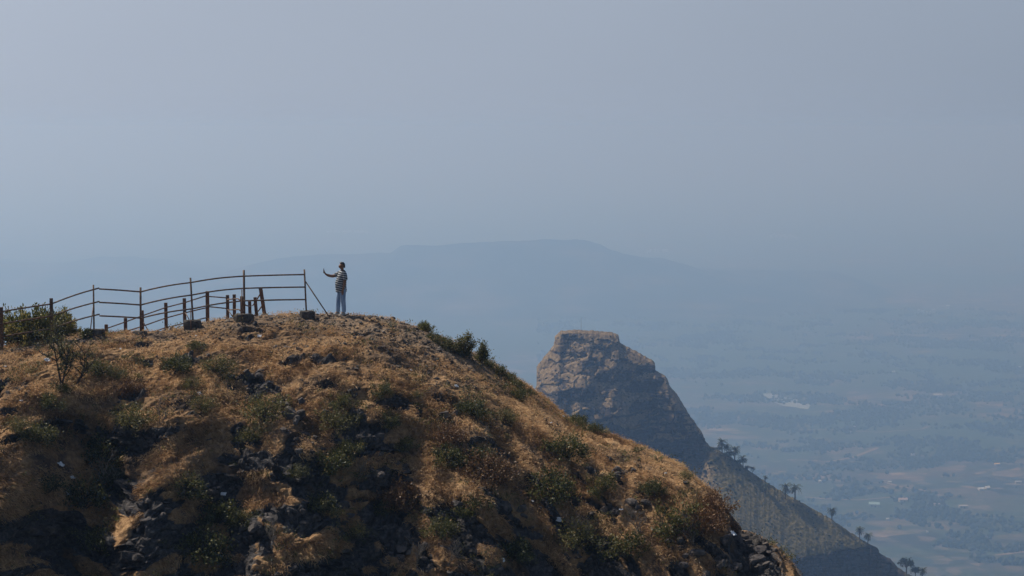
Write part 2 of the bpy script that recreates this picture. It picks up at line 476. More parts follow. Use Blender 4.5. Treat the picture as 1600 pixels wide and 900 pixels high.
def ridge(name, sil, D, front, back, seed, rough=18):
    sil = np.array(sil, float)
    nx, nr = 260, 60
    px = np.linspace(sil[0, 0], sil[-1, 0], nx)
    zc = np.maximum(zof(np.interp(px, sil[:, 0], sil[:, 1]), D), 0.0)
    X = (px - 800) / FPX * D
    t = np.linspace(-1, 1, nr)
    XX, TT = np.meshgrid(X, t)
    ZZ = np.tile(zc, (nr, 1))
    prof = np.where(TT < 0, 1 - sstep(0, 1, -TT) ** 0.8, 1 - sstep(0, 1, TT))
    YY = D + np.where(TT < 0, TT * front, TT * back)
    n = fbm(XX / 700, YY / 700, 5, seed)
    Z = ZZ * prof * (1 + 0.35 * n * (1 - prof)) + rough * fbm(XX / 160, YY / 160, 3, seed + 9) * np.minimum(prof * 3, 1) * np.minimum(ZZ / 60, 1) - 2
    YY = YY + n * 140 * (1 - prof)
    me = mesh_np(name, np.stack([XX, YY, Z], -1).reshape(-1, 3), grid_faces(nr, nx), M_FAR, True)
    return tag(obj(name, me), kind='structure')
ridge('plateau_hill', [(200, 455), (330, 432), (400, 412), (480, 401), (560, 398), (606, 398), (622, 387), (680, 385), (760, 378), (850, 376), (900, 377), (938, 383), (958, 393), (1000, 402), (1060, 412), (1110, 425), (1240, 442), (1330, 456)], 9000, 1500, 1500, 21, 9)
ridge('far_hill', [(-200, 405), (0, 414), (60, 418), (110, 410), (150, 404), (190, 405), (230, 414), (300, 424), (400, 440), (500, 460)], 9600, 1500, 1500, 22, 8)
ridge('far_hill.001', [(-300, 392), (0, 388), (60, 392), (100, 398), (180, 405), (260, 412), (330, 420)], 12000, 2000, 1500, 23, 8)
ridge('low_ridge', [(940, 470), (1040, 437), (1100, 428), (1200, 427), (1320, 429), (1352, 440), (1400, 452), (1440, 470), (1520, 490)], 9200, 900, 1200, 24, 8)

# trees of the plain too many to count
def ico():
    t = (1 + 5 ** .5) / 2
    V = np.array([(-1, t, 0), (1, t, 0), (-1, -t, 0), (1, -t, 0), (0, -1, t), (0, 1, t), (0, -1, -t), (0, 1, -t), (t, 0, -1), (t, 0, 1), (-t, 0, -1), (-t, 0, 1)], float)
    V /= np.linalg.norm(V[0])
    F = np.array([(0, 11, 5), (0, 5, 1), (0, 1, 7), (0, 7, 10), (0, 10, 11), (1, 5, 9), (5, 11, 4), (11, 10, 2), (10, 7, 6), (7, 1, 8), (3, 9, 4), (3, 4, 2), (3, 2, 6), (3, 6, 8), (3, 8, 9), (4, 9, 5), (2, 4, 11), (6, 2, 10), (8, 6, 7), (9, 8, 1)])
    return V, F
IV, IF = ico()
def blobs(C, S, tint, jit=0.25):             # C (n,3) centres, S (n,3) radii -> one mesh's arrays
    n = len(C)
    V = IV[None] * (1 + rng.uniform(-jit, jit, (n, 12, 1)))
    a = rng.random(n) * 6.28; ca, sa = np.cos(a)[:, None], np.sin(a)[:, None]
    V = np.stack([V[..., 0] * ca - V[..., 1] * sa, V[..., 0] * sa + V[..., 1] * ca, V[..., 2]], -1)
    V = V * S[:, None, :] + C[:, None, :]
    F = IF[None] + (np.arange(n) * 12)[:, None, None]
    return V.reshape(-1, 3), F.reshape(-1, 3), np.repeat(tint, 12)
n = 80000
D = 3000 + 5000 * rng.random(n) ** 1.6
px = rng.uniform(840, 1640, n)
X = (px - 800) / FPX * D
f = fbm(X / 230, D / 300, 4, 40) + 0.5 * fbm(X / 90, D / 90, 2, 41)
keep = f > 0.0 + 0.55 * rng.random(n) - .15 * (rng.random(n) < .12)
X, D = X[keep][:19000], D[keep][:19000]
n = len(X); r = rng.uniform(2.2, 4.6, n)
S = np.stack([r, r, r * rng.uniform(0.7, 1.2, n)], 1)
V, F, A = blobs(np.stack([X, D, S[:, 2] * 0.8], 1), S, rng.random(n))
tag(obj('valley_trees', mesh_np('valley_trees', V, F, M_WOODFAR, False, {'tint': A})), 'scattered dark trees and hedges of the hazy valley floor', 'trees', kind='stuff')

# houses ------------------------------------------------------------
M_WHITE = flat('white_roof', (0.52, 0.54, 0.55), 0.6)
M_TEAL = flat('pale_teal_roof', (0.22, 0.34, 0.36), 0.6)
M_PINK = flat('pink_plaster', (0.38, 0.29, 0.25), 0.8)
M_YEL = flat('yellow_roof', (0.85, 0.52, 0.16), 0.7)
M_CREAM = flat('cream_wall', (0.40, 0.36, 0.31), 0.9)
M_GLASSD = flat('dark_opening', (0.05, 0.05, 0.06), 0.4)
def house(px, py, wpx, rm, label, depth=0.7, rz=0.0, group=None, h=None):
    p = on_plain(px, py); w = wpx / FPX * p.length; d = w * depth; h = h or min(max(w * 0.3, 3.0), 7.0)
    t = thing('house', label, 'house', p, rz, group)
    b = MB(); b.box((0, 0, h / 2 - .2), (w * 0.94, d * 0.9, h)); obj('wall', b.mesh('wall', M_CREAM), t)
    rh = d * 0.28; r = MB()
    V = [(-w / 2, -d / 2, h - .5), (w / 2, -d / 2, h - .5), (w / 2, d / 2, h - .5), (-w / 2, d / 2, h - .5), (-w / 2, 0, h - .2 + rh), (w / 2, 0, h - .2 + rh)]
    r.add(V, [(0, 1, 5, 4), (2, 3, 4, 5), (3, 2, 1, 0)], [(0, 4, 3), (1, 2, 5)]); obj('roof', r.mesh('roof', rm), t)
    if wpx >= 8:
        dm = MB(); dm.box((w * 0.12, -d * 0.45 - 0.05, 1.1), (w * 0.12, 0.12, 2.2)); obj('door', dm.mesh('door', M_GLASSD), t)
        wm = MB(); wm.box((-w * 0.22, -d * 0.45 - 0.05, h * 0.5), (w * 0.16, 0.12, h * 0.3)); o = obj('window', wm.mesh('window', M_GLASSD), t)
    return t
for a in [
    (1533, 766, 9, M_WHITE, 'large pale sheet roofed house, left half of the pair at the right edge of valley', 0.8, 0.25),
    (1543, 764, 7, M_WHITE, 'pale sheet roofed shed against the right side of the large pale roofed house', 1.1, 0.25),
    (1366, 792, 17, M_TEAL, 'wide pale teal roofed house just above the slope with the lone palm', 0.6, -0.2),
    (1411, 784, 14, M_PINK, 'pinkish roofed house between the teal roof and the row of long sheds', 0.6, 0.1),
    (1464, 790, 10, M_PINK, 'long pinkish shed to the right of the pink roofed house', 0.4, 0.0),
    (1505, 794, 14, M_CREAM, 'long narrow cream shed below the pale double roof', 0.35, 0.05),
    (1387, 813, 5, M_WHITE, 'tiny white hut alone below the teal roofed house', 0.7, 0.0),
    (1283, 754, 8, M_WHITE, 'small white house right above the twin palms on the slope', 0.5, 0.0),
    (1390, 755, 6, M_WHITE, 'small white house where the curved dirt track begins', 0.6, 0.3),
    (1449, 833, 3.2, M_WHITE, 'tiny bright white hut beside the pale square field at lower right', 0.8, 0.0),
    (1591, 755, 10, M_WHITE, 'long white shed cut by the right edge of the picture', 0.35, 0.1),
    (1338, 669, 8, M_WHITE, 'bright white roofed house in the middle of the valley fields', 0.6, 0.0),
    (1327, 677, 9, M_WHITE, 'low white building just below the bright white roofed house', 0.3, 0.0),
    (1558, 727, 8, M_YEL, 'small house with orange yellow roof near right edge', 0.6, 0.2),
    (1465, 621, 14, M_CREAM, 'wide cream building among dark trees right of valley centre', 0.5, 0.2),
    (1580, 625, 7, M_WHITE, 'white house high on the right edge beside dark woods', 0.5, 0.0),
    (1396, 582, 5, M_WHITE, 'faint white house above the pale field band', 0.6, 0.0),
    (1426, 712, 6, M_WHITE, 'small white house between dark trees above the curved track', 0.7, 0.0),
    (1594, 575, 5, M_WHITE, 'faint white hut highest on the right edge', 0.6, 0.0),
]:
    house(*a)
ORD = ['leftmost', 'second from the left', 'third from the left', 'fourth from the left', 'fifth from the left', 'sixth from the left', 'seventh from the left', 'eighth from the left', 'ninth from the left', 'tenth from the left', 'eleventh from the left', 'rightmost']
def village(n, x0, dx, y0, jy, w, grp, label):
    for i in range(n):
        nm = ORD[i] if i < n - 1 else 'rightmost'
        house(x0 + dx * i + random.uniform(-.3, .3) * dx, y0 + random.uniform(-jy, jy), w * random.uniform(.7, 1.2), M_WHITE if random.random() < .6 else M_PINK, nm + ' ' + label, 0.5, 0.0, grp, 12)
village(7, 1436, 4.2, 491, 2, 3.5, 'hamlet of pale houses', 'house of the faint hamlet half way up the valley at right')
house(1481, 483, 6, M_WHITE, 'white house standing higher and right of the faint hamlet', 0.5, 0.0, 'hamlet of pale houses', 12)
village(12, 1206, 3.5, 371, 3.5, 4.5, 'far town blocks', 'pale block of the distant town in upper right haze')
village(11, 512, 6, 364, 1, 6, 'distant white sheds', 'shed of the long distant row above the plateau')
village(6, 1012, 6, 395, 1.2, 5, 'sheds beyond the plateau', 'shed beyond the right end of the plateau hill')

# ------------------------------------------------------------------ the rock peak and its long slope, about a kilometre off
PD = 1000.0
psil = np.array([(420, 1500), (520, 1130), (600, 880), (650, 760), (690, 690), (730, 655), (790, 628), (830, 622), (837, 612), (839, 596), (839, 572), (852, 556), (866, 538), (868, 524), (876, 517), (900, 515), (930, 517), (958, 519), (967, 523), (968.5, 535), (997, 550), (1019, 562), (1024, 566), (1025.5, 579), (1042, 588), (1048, 603), (1062, 620), (1080, 650), (1098, 674), (1106, 692), (1112, 697), (1140, 711), (1175, 737), (1215, 762), (1245, 779), (1300, 809), (1340, 836), (1362, 849), (1376, 856), (1380, 864), (1398, 874), (1406, 884), (1425, 897), (1445, 905), (1500, 925), (1580, 960), (1700, 1010)], float)
# resample along the outline so near-vertical pieces keep their points
seg = np.r_[0, np.cumsum(np.hypot(*np.diff(psil, axis=0).T))]
q = np.concatenate([np.linspace(0, seg[5], 90)[:-1], np.linspace(seg[5], seg[-1], 760)])
ppx = np.interp(q, seg, psil[:, 0]); ppy = np.interp(q, seg, psil[:, 1])
ppx += 1.2 * fbm(q / 9, q * 0, 3, 50); ppy += 1.0 * fbm(q / 7, q * 0 + 5, 3, 51)
# the right hand ridge comes forward as it descends
Dc = PD - 0.42 * np.maximum(0, zof(516, PD) - zof(ppy, PD)) * sstep(915, 1060, ppx)
cx = (ppx - 800) / FPX * Dc
cz = zof(ppy, Dc)
kz = np.hanning(91); kz /= kz.sum()
cz_s = np.convolve(np.pad(cz, 45, 'edge'), kz, 'valid')
nrow = 330
hh = np.r_[np.linspace(0, 112, nrow), 112 + np.cumsum(np.geomspace(1, 60, 26))]
hh = hh[hh < 560]
HH, CX = np.meshgrid(hh, cx, indexing='ij'); CZ = np.tile(cz, (len(hh), 1))
Zl = CZ - HH
# cliff bands follow the lava beds, so they lie at fixed heights with a slow wave
wav = 2.0 * fbm(CX / 22, Zl * 0 + 3, 3, 52)
pyl = proj(CX, np.tile(Dc, (len(hh), 1)), Zl)[1] + wav * 2
def band(a, b, s=4): return sstep(a - s, a + s, pyl) * (1 - sstep(b - s, b + s, pyl))
pxl = np.tile(ppx, (len(hh), 1))
brk = fbm(CX / 9, Zl / 14, 4, 53)
main = 1 - sstep(1095, 1120, pxl)
cl = np.zeros_like(CX)
wx = 11 * fbm(CX / 4.5, Zl / 4.5, 4, 59); wy = 6 * fbm(CX / 4.0, Zl / 2.5, 4, 60)
for bx, by, rx, ry, st_ in [(890, 527, 17, 6, 1), (893, 551, 4, 8, .8), (948, 533, 14, 4, .7), (916, 545, 8, 3, .6), (925, 564, 24, 5, .8), (958, 584, 32, 6, 1), (868, 580, 7, 3, .6), (876, 590, 12, 3, .7), (1010, 575, 17, 6, 1), (902, 608, 42, 9, 1), (850, 606, 12, 8, .8),
                            (1012, 600, 27, 11, 1), (972, 603, 16, 5, .8), (1004, 628, 24, 8, .9), (940, 632, 26, 5, .7), (1040, 622, 12, 7, .9), (1034, 645, 22, 9, .9), (882, 642, 40, 17, 1), (930, 668, 60, 26, 1), (990, 668, 36, 15, .9), (1066, 660, 12, 14, 1), (1084, 684, 14, 14, 1), (1010, 706, 110, 26, 1)]:
    d_ = np.hypot((pxl + wx - bx) / rx, (pyl + wy - by) / ry) + .3 * brk
    cl = np.maximum(cl, st_ * (1 - sstep(.8, 1.15, d_)))
for ly, lw, lf in ((621, 2.6, .85), (648, 2.0, .7), (664, 2.2, .75), (683, 2.2, .6), (700, 2.4, .6)):   # grassy ledges between the lava beds
    cl = cl * (1 - lf * np.exp(-((pyl + .5 * wy + .03 * (pxl - 900) - ly) / lw) ** 2) * sstep(-.45, .15, fbm(CX / 7, Zl * 0 + ly, 3, 63)))
strata = noise(CX / 26 + 7, Zl / 1.5 + .25 * brk, 64)
cl = np.maximum(cl, .8 * sstep(.12, .34, strata) * sstep(534, 544, pyl) * sstep(-.25, .1, fbm(CX / 6, Zl / 3, 3, 65)))
cl *= main
cl = np.maximum(cl, band(853, 1000, 3) * (1 - main) * (pxl < 1420))
cl = np.clip(cl, 0, 1)
ang = np.radians(34 + 6 * main + 38 * cl + (2 + 3 * main) * brk * (1 - cl))
ang = np.where(HH < 1.2, np.radians(18), ang)
ang = np.where(HH > 120, np.radians(48), ang)
dh = np.diff(hh, prepend=hh[0])[:, None]
off = np.cumsum(dh / np.tan(ang), 0)
kk = np.hanning(121); kk /= kk.sum()
sm = np.stack([np.convolve(np.pad(r_, 60, 'edge'), kk, 'valid') for r_ in off])
k2 = np.hanning(17); k2 /= k2.sum()
off = np.stack([np.convolve(np.pad(r_, 8, 'edge'), k2, 'valid') for r_ in off])
off = sm + 1.3 * np.tanh((off - sm) / 1.3)
low = sstep(3, 30, HH)
YY = Dc - off + 1.1 * (cz - cz_s) * sstep(0, 9, HH) + low * 3.5 * fbm(CX / 26, Zl / 60, 4, 54) - 5 * low * np.sin(CX / 15.0) * main
Zd = Zl.copy()
rk = sstep(0.3, 0.7, cl)
bl = facets(CX / 2.6 + 0.3 * brk, Zl / 3.4, 55)
b2 = facets(CX / 0.9, Zl / 1.1, 56)
YY -= 1.5 * main * facets(CX / 6.0 + .3 * brk, Zl / 4.2 + .25 * brk, 66) * sstep(1, 6, HH)
YY -= (0.9 * bl + 0.3 * b2) * ((0.10 + 0.03 * (1 - main)) + 1.0 * rk) * sstep(0.3, 2, HH)
Zd += 0.22 * fbm(CX / 1.8, off / 1.2, 3, 57) * (1 - rk)
# back side
hb = np.r_[np.linspace(0, 6, 8)[1:], 6 + np.cumsum(np.geomspace(2, 90, 16))]
hb = hb[hb < 560]
VB = [np.stack([cx, Dc + h * 0.75 + 4 * noise(cx / 9, h / 20 + cx * 0, 58) * min(1, h / 5), np.maximum(cz - h, -5)], -1) for h in hb[::-1]]
VF = np.stack([CX * np.where(HH < 200, YY / Dc, np.minimum(YY / Dc, 1)), YY, np.maximum(Zd, -5)], -1)
V = np.concatenate([np.array(VB), VF], 0)
rock_a = np.concatenate([np.full((len(hb), len(cx)), 0.6), cl], 0)
green_a = sstep(1090, 1150, np.tile(pxl[0], (V.shape[0], 1))) * 0.75 + 0.25 * np.concatenate([np.zeros((len(hb), len(cx))), sstep(640, 720, pyl)], 0)
nr, nc = V.shape[:2]
me = mesh_np('rock_peak', V.reshape(-1, 3), grid_faces(nr, nc, True), M_PEAK, False, {'rock': rock_a.ravel(), 'green': green_a.ravel()})
tag(obj('rock_peak', me), kind='structure')
peak_bvh = BVHTree.FromPolygons(V.reshape(-1, 3).tolist(), grid_faces(nr, nc, True).tolist())
def peak_hit(px, py):
    h = peak_bvh.ray_cast(Vector((0, 0, ZC)), ray(px, py).normalized())
    return h[0]
# scrub on the slope: uncountable low bushes
C = []; S = []
for k in range(1300):
    px_ = random.uniform(1060, 1400); py_ = random.uniform(690, 880)
    if noise(px_ / 40, py_ / 30, 61) < random.uniform(-0.25, 0.5) : continue
    h = peak_hit(px_, py_)
    if h is None: continue
    if py_ > 855 and random.random() < .8: continue
    r = random.uniform(0.15, 0.45) * (2.0 if px_ < 1180 and py_ < 760 and random.random() < .5 else 1)
    C.append((h.x, h.y, h.z + r * .3)); S.append((r, r, r * .8))
for k in range(700):
    px_ = random.uniform(840, 1100); py_ = random.uniform(525, 680); h = peak_hit(px_, py_)
    if h is None: continue
    r = random.uniform(0.2, 0.5); C.append((h.x, h.y, h.z)); S.append((r, r, r * .8))
V, F, A = blobs(np.array(C), np.array(S), rng.random(len(C)) ** 1.5)
tag(obj('slope_scrub', mesh_np('slope_scrub', V, F, M_WOODFAR, False, {'tint': A})), 'low dark scrub dotted over the hazy slope below the rock peak', 'scrub', kind='stuff')

# ------------------------------------------------------------------ palms and trees on the slope's edge
M_PALM = flat('palm_frond', (0.045, 0.055, 0.025), 0.7)
def palm_meshes(seed):
    r = random.Random(seed); tr = MB()
    pts = [(0.12 * math.sin(k * .7 + seed), 0.1 * k / 6, 4.6 * k / 6) for k in range(7)]
    tr.tube(pts, [0.34, .27, .24, .23, .23, .25, .34], 8)
    cr = MB()
    for k in range(44):
        az = r.random() * 6.28; el = r.uniform(-0.5, 1.35); L = r.uniform(2.3, 3.2)
        ca, sa = math.cos(az), math.sin(az); pr = []
        p = np.array([0.0, 0.1, 4.6]); e = el
        for j in range(8):
            pr.append(p.copy()); p = p + np.array([ca * math.cos(e), sa * math.cos(e), math.sin(e)]) * L / 7; e -= 0.22
        cr.tube(pr, [0.05 - .005 * j for j in range(8)], 3, cap=False)
        for j in range(1, 8):
            for s_ in (-1, 1):
                for m_ in range(2):
                    b0 = pr[j] * (1 - m_ * .5) + pr[j - 1] * (m_ * .5)
                    d = pr[j] - pr[j - 1]; d /= np.linalg.norm(d)
                    side = np.array([-sa, ca, 0]) * s_
                    tip = b0 + (d * .45 + side * .55 + np.array([0, 0, -.25])) * .8 * (1 - 0.05 * j)
                    cr.add([b0 - d * .12, b0 + d * .12, tip], None, [(0, 1, 2)])
    return tr.mesh('trunk', M_BARK, True), cr.mesh('crown', M_PALM)
PALMS = [palm_meshes(s) for s in (1, 2, 3)]
for i, (px, py, hp, label) in enumerate([
    (1128, 703, 19, 'tallest date palm right beside the foot of the rock peak'),
    (1136, 711, 15, 'date palm just downhill of the palm at the foot of the peak'),
    (1161, 728, 16, 'bushy date palm at the lower end of the thicket below the peak'),
    (1148, 721, 20, 'broad palm in the middle of the thicket below the peak'),
    (1176, 739, 9, 'very small palm alone on the slope below the palm thicket'),
    (1196, 752, 9, 'stunted palm on the ridge line above the twin palms'),
    (1197, 771, 14, 'palm standing lower on the slope face, left of the twin palms'),
    (1227, 779, 20, 'left tree of the twin palms half way down the ridge'),
    (1242, 781, 21, 'right tree of the twin palms half way down the ridge'),
    (1300, 812, 16, 'lone date palm by itself between twin palms and lower pair'),
    (1343, 839, 15, 'left palm of the lower pair above the dark cliff'),
    (1356, 846, 15, 'right palm of the lower pair above the dark cliff'),
    (1441, 905, 16, 'palm at the bottom edge beside the round leafy tree'),
]):
    h = peak_hit(px, py)
    k = 0
    while h is None and k < 12: k += 1; h = peak_hit(px, py + k)
    if h is None: continue
    t = thing('date_palm', label, 'palm tree', h - Vector((0, 0, .3)), random.random() * 6, 'date palms along the slope', hp / FPX * PD / 5.0)
    a, b = PALMS[i % 3]; obj('trunk', a, t); obj('crown', b, t)
def round_tree(px, py, hp, wp, label):
    h = peak_hit(px, py); k = 0
    while h is None and k < 12: k += 1; h = peak_hit(px, py + k)
    if h is None: return
    t = thing('broadleaf_tree', label, 'tree', h, 0)
    H = hp / FPX * PD; Wd = wp / FPX * PD
    tr = MB(); tr.tube([(0, 0, -.3), (0.1, 0, H * .3), (0, .1, H * .6)], [H * .05, H * .035, H * .02], 6)
    for k in range(6):
        a = k * 1.05; tr.tube([(0.05, 0, H * .3), (math.cos(a) * Wd * .25, math.sin(a) * Wd * .25, H * .65)], [H * .025, H * .01], 4)
    obj('trunk', tr.mesh('trunk', M_BARK, True), t)
    cr = MB(); n = 900
    cc = rng.normal(size=(26, 3)); cc /= np.linalg.norm(cc, axis=1)[:, None]; cc *= rng.uniform(.5, 1, (26, 1)); cc[:, 2] = np.abs(cc[:, 2]) * .8
    ci = rng.integers(0, 26, n)
    p = cc[ci] + rng.normal(size=(n, 3)) * .16
    p = p * np.array([Wd * .42, Wd * .42, H * .45]) + np.array([0, 0, H * .5])
    s_ = H * .035
    u = rng.normal(size=(n, 3)) * s_; v = rng.normal(size=(n, 3)) * s_
    V = np.stack([p - u, p + v, p + u], 1).reshape(-1, 3)
    cr.add(V, None, np.arange(n * 3).reshape(-1, 3), np.repeat(rng.random(n), 3)); obj('crown', cr.mesh('crown', M_WOODFAR), t)
round_tree(1416, 895, 25, 30, 'round leafy tree at the lower end of the slope near the bottom edge')
round_tree(1430, 898, 18, 20, 'smaller leafy tree tucked against the right of the round leafy tree')
round_tree(1105, 712, 14, 26, 'leafy tree in the hollow where the slope meets the peak')
round_tree(1121, 708, 11, 20, 'low leafy tree hugging the slope just left of the tallest palm')
round_tree(1133, 718, 12, 24, 'low leafy tree on the slope face under the two first palms')
round_tree(1156, 728, 12, 20, 'low leafy tree at the foot of the broad palm in the thicket')
round_tree(1168, 735, 8, 14, 'last low tree of the thicket below the peak')
round_tree(1142, 716, 13, 20, 'leafy tree between the first palms and the thicket below the peak')
h = peak_hit(908, 517)
if h:
    t = MB(); t.tube([(0, 0, -.5), (0, 0, 5.4)], [0.06, 0.04], 6)
    o = obj('mast', t.mesh('mast', M_RUST), None, h); tag(o, 'thin bare mast standing on top of the rock peak', 'mast')

# ------------------------------------------------------------------ the near hill
sil = np.array([(-160, 552), (-60, 549), (0, 543), (40, 538), (80, 531), (115, 525), (150, 522), (200, 520), (250, 517), (285, 513), (310, 505), (345, 499), (380, 495), (440, 491), (500, 490.5), (560, 492), (600, 496), (640, 507), (672, 520), (700, 531), (740, 551), (770, 568), (800, 588), (830, 607), (850, 622), (875, 642), (910, 661), (950, 676), (1000, 697), (1040, 716), (1070, 737), (1095, 758), (1112, 780), (1128, 806), (1140, 824), (1160, 829), (1180, 834), (1192, 846), (1205, 862), (1220, 877), (1230, 900), (1245, 940), (1290, 1040), (1400, 1280)], float)
XS = np.concatenate([-19.5 - np.cumsum(np.geomspace(0.12, 40, 22))[::-1], np.arange(-19.5, 9.0, 0.068), 9.0 + np.cumsum(np.geomspace(0.12, 40, 22))])
SS = np.concatenate([-12 - np.cumsum(np.geomspace(0.15, 60, 24))[::-1], np.arange(-12, -1, 0.12), np.arange(-1, 15, 0.062), 15 + np.cumsum(np.geomspace(0.1, 60, 26))])
def crest_depth(x): return np.interp(x, [-30, -17, -12, -6, 0, 4, 7, 12], [70, 71.5, 74, 77, 77.5, 75, 72.5, 69])
X2, S2 = np.meshgrid(XS, SS)
steep = 1 + 0.9 * sstep(0.5, 6.5, X2) 
steep = steep * (1 - 0.25 * sstep(-9, -15, X2)) + 0.12 * noise(X2 / 3.1, X2 * 0, 70)
sf = np.clip(S2, 0, None) * steep
angF = np.interp(sf, [0, 1, 2.2, 4, 6, 8, 10, 13, 20], [5, 9, 16, 24, 33, 41, 47, 54, 60])
angF = angF + 9 * noise(X2 / 2.2, S2 / 1.7, 71) * sstep(1, 3, S2)
angB = np.interp(-S2, [0, 1.5, 4, 8, 12, 30], [5, 7, 8, 24, 50, 55])
ang = np.radians(np.where(S2 >= 0, angF, -angB))
i0 = int(np.argmin(np.abs(SS)))
ds = np.diff(SS, prepend=SS[0])[:, None]
cy = np.cumsum(np.cos(ang) * ds, 0); czz = np.cumsum(np.sin(ang) * ds, 0)
cy -= cy[i0]; czz -= czz[i0]
rampg = sstep(3.6, 10, S2)
def bump1(c, w): return np.exp(-((X2 - c) / w) ** 2)
G = rampg * (3.0 * bump1(-12.2, 1.3) - 2.2 * bump1(-15.2, 1.3) + .8 * bump1(-8.6, 1.0) - .8 * bump1(-10.2, .9) - .7 * bump1(-6.4, 1.1) + .9 * bump1(-3.0, 1.6) - .5 * bump1(-.3, 1.0) + .8 * bump1(2.4, 1.3) - .7 * bump1(4.6, .9))
G += rampg * .65 * fbm(X2 / 2.4, S2 / 3.0, 4, 72)
zc0 = zof(np.interp(800 + XS / crest_depth(XS) * FPX, sil[:, 0], sil[:, 1]), crest_depth(XS))
zc0 = np.where(XS > 9, zc0 - (XS - 9) * 0.6, zc0)
Ybase = crest_depth(X2) - cy + G
rockn = fbm(X2 / 1.7, S2 / 1.3, 4, 73) + 0.35 * noise(X2 / .5, S2 / .5, 75)
topg = np.exp(-((S2 - 0.6) / 1.3) ** 2)
gravel = np.clip(sstep(-13.5, -8, X2) * (1 - sstep(-1.6, -0.2, X2)) * (topg + .45 * np.exp(-((S2 - 1.5) / 2.3) ** 2) * sstep(-7, -4, X2)), 0, 1) * (0.75 + .5 * noise(X2 / .6, S2 / .6, 76))
gravel = np.clip(gravel, 0, 1)
trk = np.exp(-((S2 - (0.9 + .3 * np.sin(X2))) / .45) ** 2) * (1 - sstep(-13, -11, X2)) * .8
gravel = np.maximum(gravel, trk)
rock = sstep(0.16, 0.46, rockn + 0.46 * sstep(5.5, 10, sf) - 0.10 - 0.35 * (1 - sstep(1, 4.5, S2)))
edge_r = np.exp(-((X2 - 7.2) / 0.9) ** 2)
rock = rock * (1 - .9 * np.exp(-((S2 + .2) / 1.6) ** 4) * (X2 < 5.5))
rock = np.clip(np.maximum(rock, edge_r * sstep(.1, .5, S2 + .8)), 0, 1)
disp = 0.16 * fbm(X2 / 1.6, S2 / 1.6, 4, 77) * (.25 + .75 * sstep(1.5, 6, np.abs(S2))) + 0.05 * fbm(X2 / .33, S2 / .33, 3, 78)
disp += rock * (0.20 * facets(X2 / .62 + .3 * rockn, S2 / .55 + .3 * rockn, 79) + 0.13 * facets(X2 / .24, S2 / .22, 80))
disp += (1 - rock) * (1 - gravel) * 0.07 * np.abs(noise(X2 / .45, S2 / .3, 81)) * sstep(.8, 2, S2)
disp += gravel * 0.02 * facets(X2 / .16, S2 / .16, 82)
far_fade = np.clip(1.0 * (np.abs(X2 + 5) < 16), 0, 1)
disp *= far_fade
for it in range(5):
    Z2 = zc0[None, :] - czz * np.where(S2 < 0, -1, 1)
    Z2 = zc0[None, :] - np.where(S2 >= 0, czz, czz)
    Pn = np.stack([X2, Ybase, Z2], -1)
    du = np.gradient(Pn, axis=1); dv = np.gradient(Pn, axis=0)
    nn = np.cross(dv, du); nn /= np.linalg.norm(nn, axis=-1, keepdims=True) + 1e-9
    nn *= np.sign(nn[..., 2:3] + 1e-6)
    Pn = Pn + nn * disp[..., None]
    pxx, pyy = proj(Pn[..., 0], Pn[..., 1], Pn[..., 2])
    m = (SS > -9) & (SS < 12)
    top = pyy[m].min(0); col = pxx[m][np.argmin(pyy[m], 0), np.arange(len(XS))]
    want = np.interp(col, sil[:, 0], sil[:, 1])
    err = np.where(np.abs(XS + 5) < 15, want - top, 0)
    k = np.ones(9) / 9
    err = np.convolve(np.pad(err, 4, 'edge'), k, 'valid')
    zc0 = zc0 - err / FPX * 76
nr, nc = X2.shape
# the hill goes on down to the plain
Pn[..., 2] = np.maximum(Pn[..., 2], -3)
HV = Pn.reshape(-1, 3)
HF = grid_faces(nr, nc)
me = mesh_np('hill', HV, HF[:, ::-1] , M_HILL, False, {'rock': rock.ravel(), 'gravel': gravel.ravel()})
tag(obj('hill', me), kind='structure')
hill_bvh = BVHTree.FromPolygons(HV.tolist(), HF.tolist())
CAM = Vector((0, 0, ZC))
def hit(px, py):
    for k in range(0, 40, 2):
        h = hill_bvh.ray_cast(CAM, ray(px, py + k).normalized())
        if h[0] is not None and h[0].y < 120: return h[0], (h[1] if h[1].z > 0 else -h[1])
    return None, None
def ground(x, y):
    h = hill_bvh.ray_cast(Vector((x, y, ZC + 30)), Vector((0, 0, -1)))
    return h[0].z if h[0] is not None else None
def gpt(px, D):                               # ground point in the column px at distance D
    x = (px - 800) / FPX * D
    return Vector((x, D, ground(x, D)))

# visible part, for scattering
vis = (SS > -1.6) & (SS < 13.5)
ci = np.where((XS > -18) & (XS < 8.6))[0]; ri = np.where(vis)[0]
def sample(n):
    c = rng.choice(ci[:-1], n); r = rng.choice(ri[:-1], n); u = rng.random(n)[:, None]; v = rng.random(n)[:, None]
    p = Pn[r, c] * (1 - u) * (1 - v) + Pn[r, c + 1] * u * (1 - v) + Pn[r + 1, c] * (1 - u) * v + Pn[r + 1, c + 1] * u * v
    return p, nn[r, c], rock[r, c], gravel[r, c], X2[r, c], S2[r, c]

